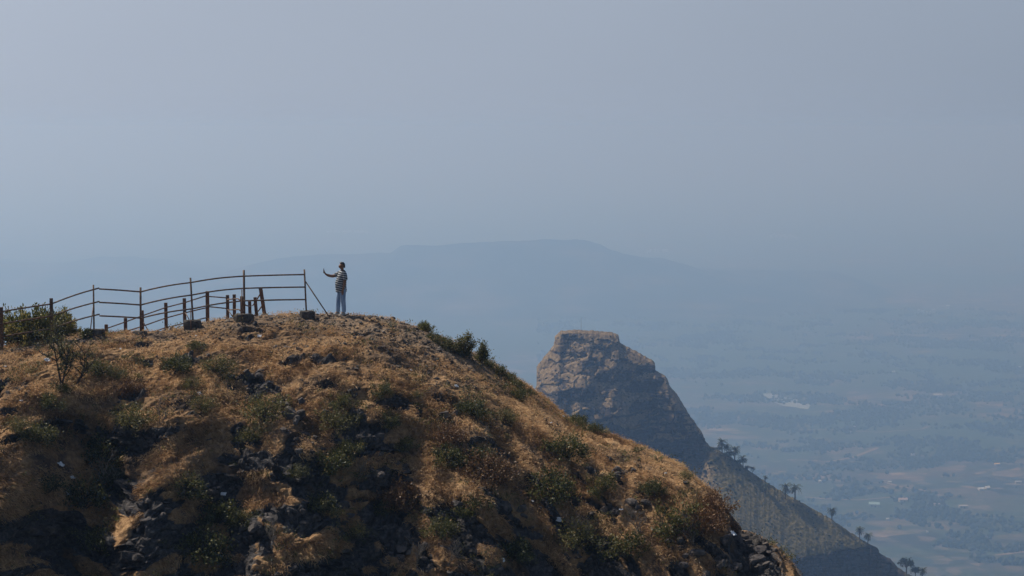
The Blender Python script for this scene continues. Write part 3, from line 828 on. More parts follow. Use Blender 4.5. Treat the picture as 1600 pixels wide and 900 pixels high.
# dry grass --------------------------------------------------------
def grass_mesh(nt, per):
    p, nrm, rk_, gv, xs, s_ = sample(nt * 3)
    pat = fbm(xs / 1.3, s_ / 1.0, 3, 90)
    ok = (rk_ < .12 + .35 * rng.random(len(p)) ** 3) & (rng.random(len(p)) > np.minimum(gv * 1.6, .985)) & (pat > -0.45 + rng.random(len(p)) * .75)
    p, nrm, xs, s_, pat = p[ok][:nt], nrm[ok][:nt], xs[ok][:nt], s_[ok][:nt], pat[ok][:nt]
    n = len(p)
    down = np.stack([nrm[:, 0], nrm[:, 1], -(nrm[:, 0] ** 2 + nrm[:, 1] ** 2) / np.maximum(nrm[:, 2], .2)], 1)
    down /= np.linalg.norm(down, axis=1)[:, None] + 1e-6
    comb = np.stack([noise(xs / 2.5, s_ / 2.5, 91), noise(xs / 2.5, s_ / 2.5, 92), 0 * xs], 1)
    L = rng.uniform(.06, .17, n) * (1 + .8 * np.clip(pat, 0, 1)) * (0.50 + .50 * sstep(1.5, 7, s_))
    tone = np.clip(.52 + .55 * fbm(xs / 1.9, s_ / 1.3, 4, 93) + rng.normal(0, .08, n), 0, .84)
    green = rng.random(n) < .05 + .12 * (noise(xs / 2.2, s_ / 1.6, 94) > .35)
    VV = []; AA = []
    for k in range(per):
        dirn = nrm * rng.uniform(.1, .8, (n, 1)) + np.array([0, 0, .12]) + down * rng.uniform(.0, 1.1, (n, 1)) + comb * .9 + rng.normal(0, .40, (n, 3))
        dirn /= np.linalg.norm(dirn, axis=1)[:, None]
        l = (L * rng.uniform(.6, 1.25, n))[:, None]
        b0 = p + rng.normal(0, .05, (n, 3)) - nrm * .015
        side = np.cross(dirn, rng.normal(0, 1, (n, 3))); side /= np.linalg.norm(side, axis=1)[:, None]
        w = rng.uniform(.004, .010, (n, 1))
        mid = b0 + dirn * l * .55
        d2 = dirn + (down * .6 + np.array([0, 0, -.35]) + rng.normal(0, .25, (n, 3))); d2 /= np.linalg.norm(d2, axis=1)[:, None]
        tip = mid + d2 * l * .5
        VV.append(np.stack([b0 - side * w, b0 + side * w, mid + side * w * .8, mid - side * w * .8, tip], 1))
        t = np.clip(tone + rng.normal(0, .13, n), 0, .86); t = np.where(green & (rng.random(n) < .7), 1.0, t)
        AA.append(np.repeat(t[:, None], 5, 1))
    V = np.concatenate(VV).reshape(-1, 3); A = np.concatenate(AA).ravel()
    b = (np.arange(n * per) * 5)[:, None]
    T = np.concatenate([b + np.array([0, 1, 2]), b + np.array([0, 2, 3]), b + np.array([3, 2, 4])])
    return mesh_np('dry_grass', V, T, M_GRASS, False, {'tint': A})
tag(obj('dry_grass', grass_mesh(58000, 6)), 'golden brown dry grass matted over the near hillside', 'grass', kind='stuff')

# loose stones -------------------------------------------------------
p, nrm, rk_, gv, xs, s_ = sample(150000)
ok = rng.random(len(p)) < np.clip(gv * .95 + .12 * (rk_ > .3) + .02 + .35 * (noise(xs / 1.1, s_ / .9, 96) > .3) * (s_ < 5), 0, 1) * .28
p, gv, nrm = p[ok][:17000], gv[ok][:17000], nrm[ok][:17000]
n = len(p); r = rng.uniform(.012, .032, n) * (1 + 1.6 * (rng.random(n) > .94))
S = np.stack([r * rng.uniform(.8, 1.5, n), r * rng.uniform(.8, 1.5, n), r * rng.uniform(.5, .9, n)], 1)
V, F, A = blobs(p + nrm * (r * .25)[:, None], S, np.clip(rng.random(n) ** 1.3 * (.45 + .55 * gv), 0, 1), .35)
tag(obj('loose_stones', mesh_np('loose_stones', V, F, M_STONE, False, {'tint': A})), 'loose stones and gravel strewn over the hilltop path', 'stones', kind='stuff')

# low green weeds sprinkled through the grass
p, nrm, rk_, gv, xs, s_ = sample(9000)
ok = (fbm(xs / 1.5, s_ / 1.2, 3, 98) > .25 + .5 * rng.random(len(p))) & (gv < .6)
p, nrm = p[ok][:700], nrm[ok][:700]; n = len(p); per = 34
c_ = np.repeat(p, per, 0) + rng.normal(0, 1, (n * per, 3)) * np.repeat(rng.uniform(.05, .15, n), per)[:, None] * np.array([1, 1, .55]) + np.repeat(nrm, per, 0) * rng.uniform(.02, .14, (n * per, 1))
l_ = rng.uniform(.03, .065, (n * per, 1)); u = rng.normal(size=(n * per, 3)); u[:, 2] = np.abs(u[:, 2]) + .4; u /= np.linalg.norm(u, axis=1)[:, None]
v = np.cross(u, rng.normal(size=(n * per, 3))); v /= np.linalg.norm(v, axis=1)[:, None]
V = np.stack([c_, c_ + u * l_ * .5 + v * l_ * .28, c_ + u * l_, c_ + u * l_ * .5 - v * l_ * .28], 1).reshape(-1, 3)
tag(obj('low_weeds', mesh_np('low_weeds', V, np.arange(n * per * 4).reshape(-1, 4), M_OLIVE, False, {'tint': np.repeat(np.clip(np.repeat(rng.uniform(.1, .8, n), per) + rng.normal(0, .15, n * per), 0, .95), 4)})), 'low green weeds sprinkled through the dry grass', 'weeds', kind='stuff')

# rock outcrops ------------------------------------------------------
def rock_mesh(seed):
    r = np.random.default_rng(seed)
    V = IV.copy(); F = IF.tolist()
    verts = V.tolist(); cache = {}; NF = []
    def midp(a, b):
        k = (min(a, b), max(a, b))
        if k not in cache:
            m_ = (np.array(verts[a]) + np.array(verts[b])) / 2; verts.append((m_ / np.linalg.norm(m_)).tolist()); cache[k] = len(verts) - 1
        return cache[k]
    for a, b, c in F:
        x, y, z = midp(a, b), midp(b, c), midp(c, a); NF += [(a, x, z), (b, y, x), (c, z, y), (x, y, z)]
    V = np.array(verts)
    for k in range(9):                       # cleave flat faces
        d = r.normal(size=3); d /= np.linalg.norm(d); c = r.uniform(.35, .75)
        over = np.maximum(V @ d - c, 0); V = V - over[:, None] * d
    V *= np.array([1.25, .9, .8]) * (1 + r.uniform(-.05, .05, (len(V), 1)))
    return mesh_np('rock', V, np.array(NF), M_ROCK)
ROCKS = [rock_mesh(s) for s in range(8)]
def outcrop(px, py, wpx, hpx, n, size, label):
    c, nr_ = hit(px, py)
    if c is None: return
    t = thing('rock_outcrop', label, 'rock outcrop', c, 0, 'dark rock outcrops on the near hill')
    for k in range(n):
        q, qn = hit(px + random.gauss(0, wpx / 3.2), py + random.gauss(0, hpx / 3.2))
        if q is None or (q - c).length > 3: continue
        s_ = size * random.uniform(.5, 1.3)
        o = obj('rock', ROCKS[random.randrange(8)], t, q - c + qn * s_ * .12, (random.uniform(-.5, .5), random.uniform(-.5, .5), random.random() * 6.28), s_)
for a in [
    (385, 592, 60, 20, 11, .17, 'black rock shelf below the middle fence footings, largest on the upper slope'),
    (440, 548, 36, 16, 8, .085, 'small group of dark rocks just under the hill brow below the fence end'),
    (458, 640, 40, 40, 14, .17, 'jagged dark boulders to the right of the pale olive shrub at left centre'),
    (478, 690, 60, 26, 10, .12, 'low broken ledge below the jagged boulders at centre left'),
    (595, 700, 40, 22, 10, .14, 'grey rock cluster at the very centre of the hill face'),
    (610, 742, 70, 30, 14, .15, 'broad scree of grey rocks below the central rock cluster'),
    (560, 612, 34, 14, 6, .12, 'three or four dark stones in the grass straight below the standing man'),
    (690, 570, 60, 14, 8, .075, 'thin line of dark stones under the hilltop hedge'),
    (695, 650, 36, 20, 7, .13, 'dark rocks in dry grass between two shrubs right of centre'),
    (625, 545, 60, 24, 12, .055, 'patch of grey rubble on the brow right of the man'),
    (300, 770, 60, 24, 9, .15, 'rocks under the dry grass bank at lower left of the hill'),
    (240, 812, 90, 50, 12, .17, 'dark rock wall beside the deep gully at lower left'),
    (400, 830, 60, 40, 10, .15, 'blocky rocks in shade right of the low green thicket'),
    (530, 800, 80, 44, 14, .17, 'blocky dark rocks above the small shrub at bottom centre'),
    (630, 855, 80, 50, 11, .18, 'darkest rock wall at the bottom centre of the hill'),
    (800, 800, 70, 40, 11, .16, 'rocks showing under dry twigs on the lower right face'),
    (965, 735, 40, 22, 8, .15, 'dark rocks under the grassy right hand ridge'),
    (960, 800, 90, 40, 10, .17, 'shaded rock step below the grassy right hand ridge'),
    (1075, 860, 80, 40, 12, .2, 'dark rocks at the foot of the dry brown bush'),
    (1160, 848, 36, 22, 9, .2, 'brown rock shoulder holding the white scrap of litter'),
    (1192, 872, 34, 26, 10, .24, 'bare brown rock tip at the lower right end of the hill'),
    (1140, 885, 60, 24, 9, .24, 'shaded rock base left of the bare rock tip'),
    (60, 830, 60, 60, 10, .16, 'rocks on the spur left of the deep gully'),
    (30, 610, 50, 16, 6, .1, 'few grey rocks in the grass at the left edge below the fence'),
    (200, 625, 60, 20, 7, .1, 'thin dark ledge right of the leafy sapling'),
]:
    outcrop(*a)

# shrubs ---------------------------------------------------------------
def shrub_meshes(seed, mleaf, nclump=46, nleaf=2100, leaf=.10, flat_=.75, spread=.17, spiky=.3, bark=None, open_=0.0):
    r = np.random.default_rng(seed)
    az = r.random(nclump) * 2 * np.pi; el = np.arccos(r.uniform(.02, 1, nclump)); rad = r.uniform(.45 + open_ * .4, 1.0, nclump) * (1 + .15 * np.sin(az * 3 + seed))
    C = np.stack([np.cos(az) * np.sin(el) * rad, np.sin(az) * np.sin(el) * rad, np.cos(el) * rad * flat_ + .12], 1)
    st = MB()
    for c in C[:: (2 if nclump > 30 else 1)]:
        m_ = c * np.array([.35, .35, .55]) + r.normal(0, .04, 3)
        st.tube([np.array([0, 0, -.12]), m_, c], [.03, .02, .007], 3, cap=False)
    ci_ = r.integers(0, nclump, nleaf)
    out = C[ci_]; d = out / (np.linalg.norm(out, axis=1)[:, None] + 1e-6); d = d + np.array([0, 0, .5]); d /= np.linalg.norm(d, axis=1)[:, None]
    p = out + r.normal(0, spread * .62, (nleaf, 3)) + d * (r.uniform(-1, 1, (nleaf, 1)) * spiky * .6)
    p[:, 2] = np.maximum(p[:, 2], -.06)
    l = leaf * r.uniform(.6, 1.3, (nleaf, 1))
    u = d + r.normal(0, .8, (nleaf, 3)); u /= np.linalg.norm(u, axis=1)[:, None]
    v = np.cross(u, r.normal(size=(nleaf, 3))); v /= np.linalg.norm(v, axis=1)[:, None]
    V = np.stack([p, p + u * l * .5 + v * l * .28, p + u * l, p + u * l * .5 - v * l * .28], 1).reshape(-1, 4, 3)
    tn = np.clip(.2 + .5 * r.random(nclump)[ci_] + r.normal(0, .24, nleaf), 0, 1)
    lf = MB(); lf.add(V.reshape(-1, 3), np.arange(nleaf * 4).reshape(-1, 4), None, np.repeat(tn, 4))
    return st.mesh('stem', bark or M_BARK), lf.mesh('foliage', mleaf)
KIND = {
    'dark': [shrub_meshes(s, M_LEAF) for s in (1, 2, 3, 4)],
    'olive': [shrub_meshes(s, M_OLIVE, 60, 1800, .085, .65, .2, .35) for s in (5, 6, 7)],
    'bush': [shrub_meshes(s, M_TREE, 80, 6000, .10, .95, .14, .2) for s in (8, 9)],
    'pale': [shrub_meshes(s, M_PALE, 16, 420, .16, 1.0, .12, .35) for s in (10, 11)],
    'dry': [shrub_meshes(s, M_DRY, 90, 3200, .10, .9, .16, .5, M_DEAD) for s in (12, 13)],
    'thin': [shrub_meshes(s, M_OLIVE, 26, 520, .10, 1.0, .13, .3) for s in (14, 15)],
}
cnt = 0
def shrub(kind, px, py, wpx, label, hs=1.0, name='shrub', cat='shrub', group='shrubs on the near hill'):
    global cnt
    q, qn = hit(px, py)
    if q is None: return
    cnt += 1
    s_ = wpx / FPX * q.y / 1.95
    t = thing(name, label, cat, q - Vector((0, 0, .03)), random.random() * 6.28, group)
    t.scale = (s_, s_, s_ * hs)
    # lean a little with the slope
    t.rotation_euler = Vector((qn.x * .35, qn.y * .35, 1)).normalized().to_track_quat('Z', 'Y').to_euler()
    t.rotation_euler.rotate_axis('Z', random.random() * 6.28)
    a, b = KIND[kind][cnt % len(KIND[kind])]
    obj('stem', a, t); obj('foliage', b, t)
for a in [
    ('dark', 275, 579, 58, 'dark rounded shrub below the concrete footings, left of the black rock shelf'),
    ('dark', 308, 546, 34, 'small dark shrub nearest below the middle footing of the fence'),
    ('olive', 338, 580, 60, 'straggly low shrub touching the left of the black rock shelf'),
    ('olive', 150, 584, 54, 'straggly low shrub just right of the leafy sapling'),
    ('olive', 184, 590, 40, 'smaller straggly shrub second to the right of the leafy sapling'),
    ('olive', 215, 588, 16, 'tiny green tuft alone in golden grass between sapling and dark rounded shrub'),
    ('dark', 76, 636, 48, 'dark shrub at the foot of the leafy sapling'),
    ('dark', 96, 612, 30, 'dark shrub hiding the root of the leafy sapling'),
    ('olive', 205, 664, 76, 'wide olive shrub above the big green shrub at left'),
    ('dark', 165, 718, 90, 'big green shrub in the upper gully at left'),
    ('olive', 316, 638, 50, 'olive shrub with a white scrap of litter at its top'),
    ('olive', 300, 604, 38, 'grey green shrub between dark rounded shrub and the littered olive shrub'),
    ('olive', 412, 655, 86, 'widest pale olive shrub, left of the jagged boulders'),
    ('olive', 395, 685, 50, 'olive shrub at the lower side of the widest olive shrub'),
    ('dark', 530, 634, 44, 'dark green shrub with upright shoots at upper centre'),
    ('olive', 522, 668, 66, 'olive shrub directly below the upright dark shrub at upper centre'),
    ('olive', 556, 660, 36, 'thin olive shrub on the grass edge left of the central rocks'),
    ('olive', 462, 744, 44, 'yellowish round shrub on the bright grass at centre left'),
    ('dark', 596, 616, 40, 'small dark shrub among dry grass straight down from the man'),
    ('dark', 606, 664, 44, 'dark shrub just above the central grey rocks'),
    ('dark', 632, 700, 40, 'dark shrub at the right side of the central grey rocks'),
    ('dark', 735, 648, 58, 'dark shrub below the white scrap right of centre'),
    ('dark', 885, 712, 72, 'large dark shrub under the grassy ridge, lower left of the wedge shaped one'),
    ('dark', 902, 664, 38, 'upper half of the wedge shaped dark shrub on the right ridge line'),
    ('dark', 926, 676, 36, 'lower half of the wedge shaped dark shrub on the right ridge line'),
    ('dark', 752, 722, 56, 'green shrub above the small yellow green one on the right face'),
    ('pale', 742, 732, 26, 'small yellow green shrub on the right face'),
    ('dark', 520, 735, 70, 'dense dark shrub left of the broad scree at centre'),
    ('dark', 545, 712, 54, 'dark shrub leaning out above the dense one at centre'),
    ('dark', 500, 800, 66, 'dark shrub below the dense shrub at centre'),
    ('dark', 292, 772, 66, 'rounded green shrub on the bank left of the bare slope'),
    ('dark', 340, 815, 84, 'green thicket shrub right of and below the rounded green shrub'),
    ('olive', 382, 820, 60, 'olive shrub at the right end of the low green thicket'),
    ('dark', 318, 870, 100, 'broad green shrub near the bottom, below the thicket'),
    ('dark', 130, 790, 92, 'green shrub with bleached limbs in the deep gully'),
    ('dark', 175, 762, 70, 'shrub on the right bank of the deep gully'),
    ('dark', 70, 770, 60, 'shrub on the left bank of the deep gully'),
    ('dark', 160, 862, 90, 'shaded shrub at the bottom of the deep gully'),
    ('dark', 55, 690, 66, 'shaded shrub at the left edge above the gully'),
    ('olive', 24, 672, 50, 'olive shrub cut by the left edge of the picture'),
    ('olive', 552, 838, 52, 'small bright olive shrub at bottom centre'),
    ('dark', 600, 800, 46, 'small dark shrub at the left of the dark bottom wall'),
    ('dark', 700, 725, 60, 'dark shrub in the middle of the right face'),
    ('dark', 690, 836, 60, 'dark shrub above the bare twigs at bottom'),
    ('dark', 740, 800, 60, 'dark low shrub left of the white scrap on the lower face'),
    ('dark', 862, 775, 88, 'widest dark shrub of the right face'),
    ('dark', 942, 766, 56, 'dark shrub under the right hand ridge beside the shaded rocks'),
    ('dark', 1018, 772, 50, 'green shrub under the ridge crest, near its right end'),
    ('olive', 900, 850, 84, 'olive shrub low on the right face near the bottom edge'),
    ('dark', 800, 870, 70, 'shaded shrub at the bottom edge right of centre'),
    ('dark', 1060, 830, 90, 'shaded green shrub behind the dry brown bush'),
    ('dark', 980, 870, 80, 'shaded shrub at the bottom edge left of the rock base'),
    ('dark', 812, 622, 36, 'dark stemmed shrub on the right ridge under the hedge end'),
    ('olive', 650, 620, 24, 'very small green shrub in the rubble right of the man'),
    ('olive', 790, 655, 40, 'olive shrub in dry grass under the hedge end'),
    ('pale', 998, 706, 22, 'pale leaved weed on the ridge crest, left of two'),
    ('pale', 1028, 720, 22, 'pale leaved weed on the ridge crest, right of two'),
    ('olive', 1070, 748, 32, 'small leafy weed at the crest above the dry brown bush'),
    ('pale', 948, 678, 20, 'pale weed beside the lower end of the wedge shaped shrub'),
    ('dry', 1118, 800, 60, 'dry reddish brown bush bulging out at the right end of the ridge'),
    ('dry', 1095, 830, 70, 'lower dry brown bush hanging over the rocks at right'),
    ('dry', 700, 690, 50, 'dry twiggy bush amid the right face grass'),
    ('dry', 200, 620, 50, 'dry twiggy bush below the straggly shrubs at left'),
    ('dry', 760, 750, 80, 'wide mat of dry twigs on the right face'),
    ('dry', 620, 790, 70, 'dry twig mat below the broad scree'),
]:
    shrub(*a)
# hedge on the skyline right of the man
for px, py, w, lb in [(678, 531, 30, 'uppermost shrub of the dark hedge on the skyline'), (694, 540, 36, 'second shrub down the skyline hedge'), (709, 549, 38, 'third and largest shrub of the upper skyline hedge'), (724, 557, 30, 'lowest shrub of the upper skyline hedge, by the bare sapling'),
                      (762, 572, 28, 'first shrub of the lower skyline hedge'), (778, 583, 32, 'second shrub of the lower skyline hedge'), (793, 593, 32, 'third shrub of the lower skyline hedge'), (808, 604, 32, 'fourth shrub of the lower skyline hedge'), (824, 616, 26, 'last shrub of the lower skyline hedge, towards the peak')]:
    shrub('dark', px, py, w, lb, .9, group='hedge shrubs on the skyline')
shrub('olive', 746, 562, 22, 'light olive shrub in the gap between the two skyline hedges')
shrub('bush', 664, 514, 26, 'small round bush alone on the skyline right of the man', 1.1)
# bushes behind the left of the fence
for px, D, w, hs, lb in [(20, 73.2, 80, 1.4, 'tall leafy bush behind the fence at the left edge'), (60, 73.5, 74, 1.4, 'leafy bush behind the fence between the first two posts'), (92, 73.8, 56, 1.6, 'leafy bush directly behind the second fence post'), (114, 73.6, 30, 1.1, 'small leafy bush right of the second fence post')]:
    g_ = gpt(px, D); cnt += 1; s_ = w / FPX * D / 2.1
    t = thing('bush', lb, 'bush', g_ - Vector((0, 0, .05)), cnt, 'bushes behind the fence'); t.scale = (s_, s_, s_ * hs)
    a, b = KIND['bush'][cnt % 2]; obj('stem', a, t); obj('foliage', b, t)

def sapling(px, py, hpx, seed, label, mleaf, nl=9, lean=0.0, leaf=.06, name='sapling'):
    q, qn = hit(px, py)
    if q is None: return
    t = thing(name, label, 'sapling', q, 0); r = np.random.default_rng(seed); H = hpx / FPX * q.y
    st = MB(); lf = MB()
    def grow(p, d, L, rad, lev):
        pts = [p.copy()]; 
        for k in range(5):
            d = d + r.normal(0, .13, 3) + np.array([0, 0, .04]); d /= np.linalg.norm(d); p = p + d * L / 5; pts.append(p.copy())
            if lev < 2 and k >= 1:
                for _ in range(1 if lev else 2):
                    a = r.random() * 6.28; s2 = np.array([math.cos(a), math.sin(a) * .8, .55]); grow(p.copy(), (d * .5 + s2) / 1.4, L * r.uniform(.35, .6), rad * .55, lev + 1)
            if mleaf and (lev >= 1 or k > 3):
                n_ = nl; c = p + r.normal(0, .05, (n_, 3)); l = leaf * r.uniform(.6, 1.2, (n_, 1))
                u = r.normal(size=(n_, 3)); u /= np.linalg.norm(u, axis=1)[:, None]; v = np.cross(u, r.normal(size=(n_, 3))); v /= np.linalg.norm(v, axis=1)[:, None]
                V = np.stack([c, c + u * l * .5 + v * l * .3, c + u * l, c + u * l * .5 - v * l * .3], 1)
                lf.add(V.reshape(-1, 3), np.arange(n_ * 4).reshape(-1, 4), None, np.repeat(r.random(n_), 4))
        st.tube(pts, list(np.linspace(rad, rad * .35, 6)), 5, cap=False)
    for k in range(3 if seed % 2 else 2):
        grow(np.array([0, 0, -.08]), np.array([lean + (0, .28, -.32)[k], r.normal(0, .15), 1.0]), H * (.85 if k == 0 else .62), H * .022, 0)
    obj('stem', st.mesh('stem', M_BARK if mleaf else M_DEAD), t)
    if mleaf: obj('foliage', lf.mesh('foliage', mleaf), t)
sapling(94, 606, 92, 4, 'open leafy sapling with dark stems in front of the second fence post', M_LEAF, 6, .05, .055)
sapling(118, 600, 66, 6, 'second thinner leafy sapling leaning right beside the first one', M_LEAF, 2, .25, .045)
sapling(733, 560, 42, 8, 'thin bare looking sapling rising from the skyline hedge', M_OLIVE, 4, .1)
sapling(752, 566, 26, 10, 'short thin sapling right of the bare looking one on the skyline', M_OLIVE, 5, .3)
sapling(134, 529, 12, 12, 'sprig of leaves growing against the leftmost concrete footing', M_LEAF, 8, -.1)
sapling(1148, 836, 24, 14, 'thin dry stalk standing up on the brown rock shoulder', M_DRY, 2, .05, .03)
for i, (px, py, h_, lb) in enumerate([(150, 765, 60, 'bleached forked dead limb inside the gully shrub'), (905, 850, 50, 'pale bare twigs low on the right face'), (650, 885, 46, 'pale bare twigs at the bottom edge below centre'), (430, 850, 40, 'pale bare twigs left of bottom centre'), (560, 745, 30, 'dead twigs above the broad scree'), (1000, 830, 44, 'pale bare twigs in the shade under the ridge'), (250, 660, 34, 'dead twigs in the grass left of the littered shrub'), (760, 690, 28, 'small dead twigs in the grass of the right face'), (700, 880, 40, 'pale bare twigs right of those at the bottom edge'), (1085, 850, 50, 'tangle of pale twigs under the dry brown bush')]):
    sapling(px, py, h_, 20 + i, lb, None, 0, .3 * (-1) ** i, name='dead_shrub')

# ------------------------------------------------------------------ the front fence
fence = thing('front_fence', 'rusty pipe fence with three rails and concrete footings along the hill brow', 'fence', gpt(220, 73.5))
FB = fence.location.copy()
def rel(p): return np.array(p - FB)
# post: pixel x at foot, foot y, pixel x at top, top y, distance, half width, material
posts = [
    (-62, 560, -62, 496, 66.5, .05, M_WOOD), (3, 547, 2, 480, 68.5, .05, M_WOOD), (81, 532, 80, 466, 70.5, .05, M_WOOD),
    (147, 517, 146, 445, 72.0, .026, M_RUST), (220, 518, 219.5, 449, 73.5, .034, M_RUST), (302, 501, 297.5, 434, 75.2, .030, M_RUST),
    (382, 491, 381, 422, 76.3, .036, M_RUST), (479, 487, 475.5, 421, 77.0, .028, M_RUST)]
def ground_depth(x, y, D):
    h_, _n = hit(x, y)
    return D if h_ is None else min(max(h_.y, 64), 80)
FY = {147: 525, 220: 521, 302: 512, 382: 501, 479: 496}
posts = [(a[0], a[1], a[2], a[3], ground_depth(a[0], FY.get(a[0], a[1]), a[4]), a[5], a[6]) for a in posts]
print('post depths', [round(a[4], 2) for a in posts])
rail_y = [ # rail heights (pixel y) at each post
    (497, 516, 536), (487, 506, 526), (475, 494, 513.5), (453, 474, 492.5), (456, 476.5, 497), (441.5, 461, 482.5), (431.5, 450.5, 470), (429, 448.5, 468)]
for (x0, y0, x1, y1, D, w, m_) in posts:
    b = MB(); a = P(x0, y0 + 8, D); c = P(x1, y1, D); n_ = 4 if m_ is M_WOOD else 8
    b.tube([rel(a), rel((a + c) / 2), rel(c)], w * (1.3 if n_ == 4 else 1), n_)
    obj('post', b.mesh('post', m_, n_ > 4), fence)
for i in range(len(posts) - 1):
    A_, B_ = posts[i], posts[i + 1]
    for k in range(3):
        b = MB(); ya, yb = rail_y[i][k], rail_y[i + 1][k]; DA, DB = A_[4] - .06, B_[4] - .06
        fa = (A_[1] - ya) / (A_[1] - A_[3]); fb = (B_[1] - yb) / (B_[1] - B_[3])
        xa = A_[0] + (A_[2] - A_[0]) * fa; xb = B_[0] + (B_[2] - B_[0]) * fb
        if i == 3: xa += 9; ya += (-1.5 if k < 2 else 1)
        if i == 2: xb += 9; yb += (-3.0 if k < 2 else -1.5)
        pts = []
        for j in range(7):
            f_ = j / 6; D_ = DA + (DB - DA) * f_; y_ = ya + (yb - ya) * f_ - (1.6 if i in (2, 4, 5) else .3) * math.sin(math.pi * f_)
            pts.append(rel(P(xa + (xb - xa) * f_, y_, D_)))
        b.tube(pts, .026, 6); obj('rail', b.mesh('rail', M_RUST, True), fence)
b = MB(); b.tube([rel(P(477.5, 440, posts[7][4])), rel(P(515, 496, posts[7][4] - .2))], .02, 6); obj('brace', b.mesh('brace', M_RUST, True), fence)
for (x0, y0, x1, y1, D) in [(145.5, 480, 139, 532, posts[3][4] - .1), (298, 484, 298.5, 516, posts[5][4] - .1), (378, 450, 378, 504, posts[6][4] - .1)]:
    b = MB(); b.tube([rel(P(x0, y0, D)), rel(P(x1, y1 + 3, D - .25))], .016, 5); obj('brace', b.mesh('brace', M_RUST, True), fence)
for (px, ty, by, w, D, rz) in [(150, 514, 526, 27, posts[3][4], .2), (219, 517.5, 522, 22, posts[4][4], 0), (301, 500, 514, 28, posts[5][4], .15), (381, 490, 503, 30, posts[6][4], -.1), (480, 485.5, 497, 24, posts[7][4], -.12)]:
    a = P(px, ty, D); c = P(px, by + 6, D); h_ = a.z - c.z; ww = w / FPX * D
    b = MB(); nx_ = 5
    o_c = rel(a); 
    # worn block: bevelled box with knocked corners
    L_ = []
    for zf, ins in ((0, 0), (.72, .0), (.93, .06), (1.0, .16)):
        for kx in range(12):
            t_ = 2 * math.pi * kx / 12; cxx, cyy = math.cos(t_), math.sin(t_)
            q_ = max(abs(cxx), abs(cyy)) ** -.75
            L_.append((cxx * q_ * ww / 2 * (1 - ins) + random.uniform(-.012, .012), cyy * q_ * ww * .36 * (1 - ins) + random.uniform(-.012, .012), (zf - 1) * h_ + random.uniform(-.01, .01)))
    L_.append((0, 0, .0))
    V = np.array(L_); ca, sa = math.cos(rz), math.sin(rz); V = np.stack([V[:, 0] * ca - V[:, 1] * sa, V[:, 0] * sa + V[:, 1] * ca, V[:, 2]], 1) + o_c
    Q = [(i * 12 + k, i * 12 + (k + 1) % 12, (i + 1) * 12 + (k + 1) % 12, (i + 1) * 12 + k) for i in range(3) for k in range(12)]
    T = [(36 + k, 36 + (k + 1) % 12, 48) for k in range(12)]
    b.add(V, Q, T); obj('footing', b.mesh('footing', M_CONC), fence)

# the back fence
bf = thing('back_fence', 'lower wooden post fence with two rails behind the front fence', 'fence', gpt(300, 80))
FB = bf.location.copy()
bposts = [(166, 528, 166, 507, 79.0, .045), (196.5, 528, 196, 497, 79.6, .045), (223, 524, 222, 485, 80.2, .045), (260, 524, 259, 473, 80.8, .045), (289, 512, 288, 466, 81.2, .045), (324.5, 506, 324, 455, 81.5, .05), (356, 500, 355.5, 461, 81.8, .045), (366.5, 501, 366, 460, 81.0, .045),
          (378, 500, 377.5, 463, 80.4, .04), (391, 499, 390, 471, 81.4, .045), (402, 499, 398.5, 464.5, 81.0, .045), (415, 496, 407, 450, 80.4, .05)]
for (x0, y0, x1, y1, D, w) in bposts:
    b = MB(); a = P(x0, y0 + 6, D); c = P(x1, y1, D); b.tube([rel(a), rel((a + c) / 2), rel(c)], w * 1.6, 4); obj('post', b.mesh('post', M_WOOD), bf)
def brail(pts, r_=.023):
    b = MB(); b.tube([rel(P(*q)) for q in pts], r_, 6); obj('rail', b.mesh('rail', M_RUST, True), bf)
brail([(166, 513.5, 78.9), (196, 503, 79.5), (222, 493.5, 80.1), (259, 480.5, 80.7), (288, 473, 81.1), (324, 461.5, 81.4)])
brail([(185, 521.5, 79.3), (222, 510, 80.1), (259, 497, 80.7), (288, 489, 81.1), (324, 480.5, 81.4)])
brail([(240, 518, 80.4), (259, 512, 80.7), (288, 505, 81.1), (324, 496, 81.4)])
brail([(324, 463, 81.4), (355, 465.5, 81.7)])
brail([(324, 479, 81.4), (355, 482, 81.7)])
brail([(355, 468, 81.7), (366, 466.8, 80.9), (372, 466.8, 80.8), (378, 471, 80.3), (384, 477, 80.6), (391, 479, 81.3), (396, 476.5, 81.2), (410, 454, 80.3)])
brail([(355, 484, 81.7), (366, 484, 80.9), (373, 483.5, 80.8), (378, 487, 80.3)])
brail([(397, 493, 81.2), (403, 487, 80.9), (413, 473, 80.3)])
for (x0, y0, x1, y1, D) in [(224, 503, 233, 517, 80.0), (290, 489, 297, 500, 81.0), (197, 513, 202, 520, 79.4), (357, 485, 365, 495, 81.4)]:
    b = MB(); b.tube([rel(P(x0, y0, D)), rel(P(x1, y1 + 2, D - .2))], .016, 5); obj('brace', b.mesh('brace', M_RUST, True), bf)
# a short stump of post left of the first
g_ = gpt(105, 76.5); b = MB(); b.tube([(0, 0, -.2), (0, 0, .22)], .06, 4); o = obj('post_stump', b.mesh('post_stump', M_WOOD), None, g_)
tag(o, 'short wooden post stump behind the fence near the leftmost concrete footing', 'stump')

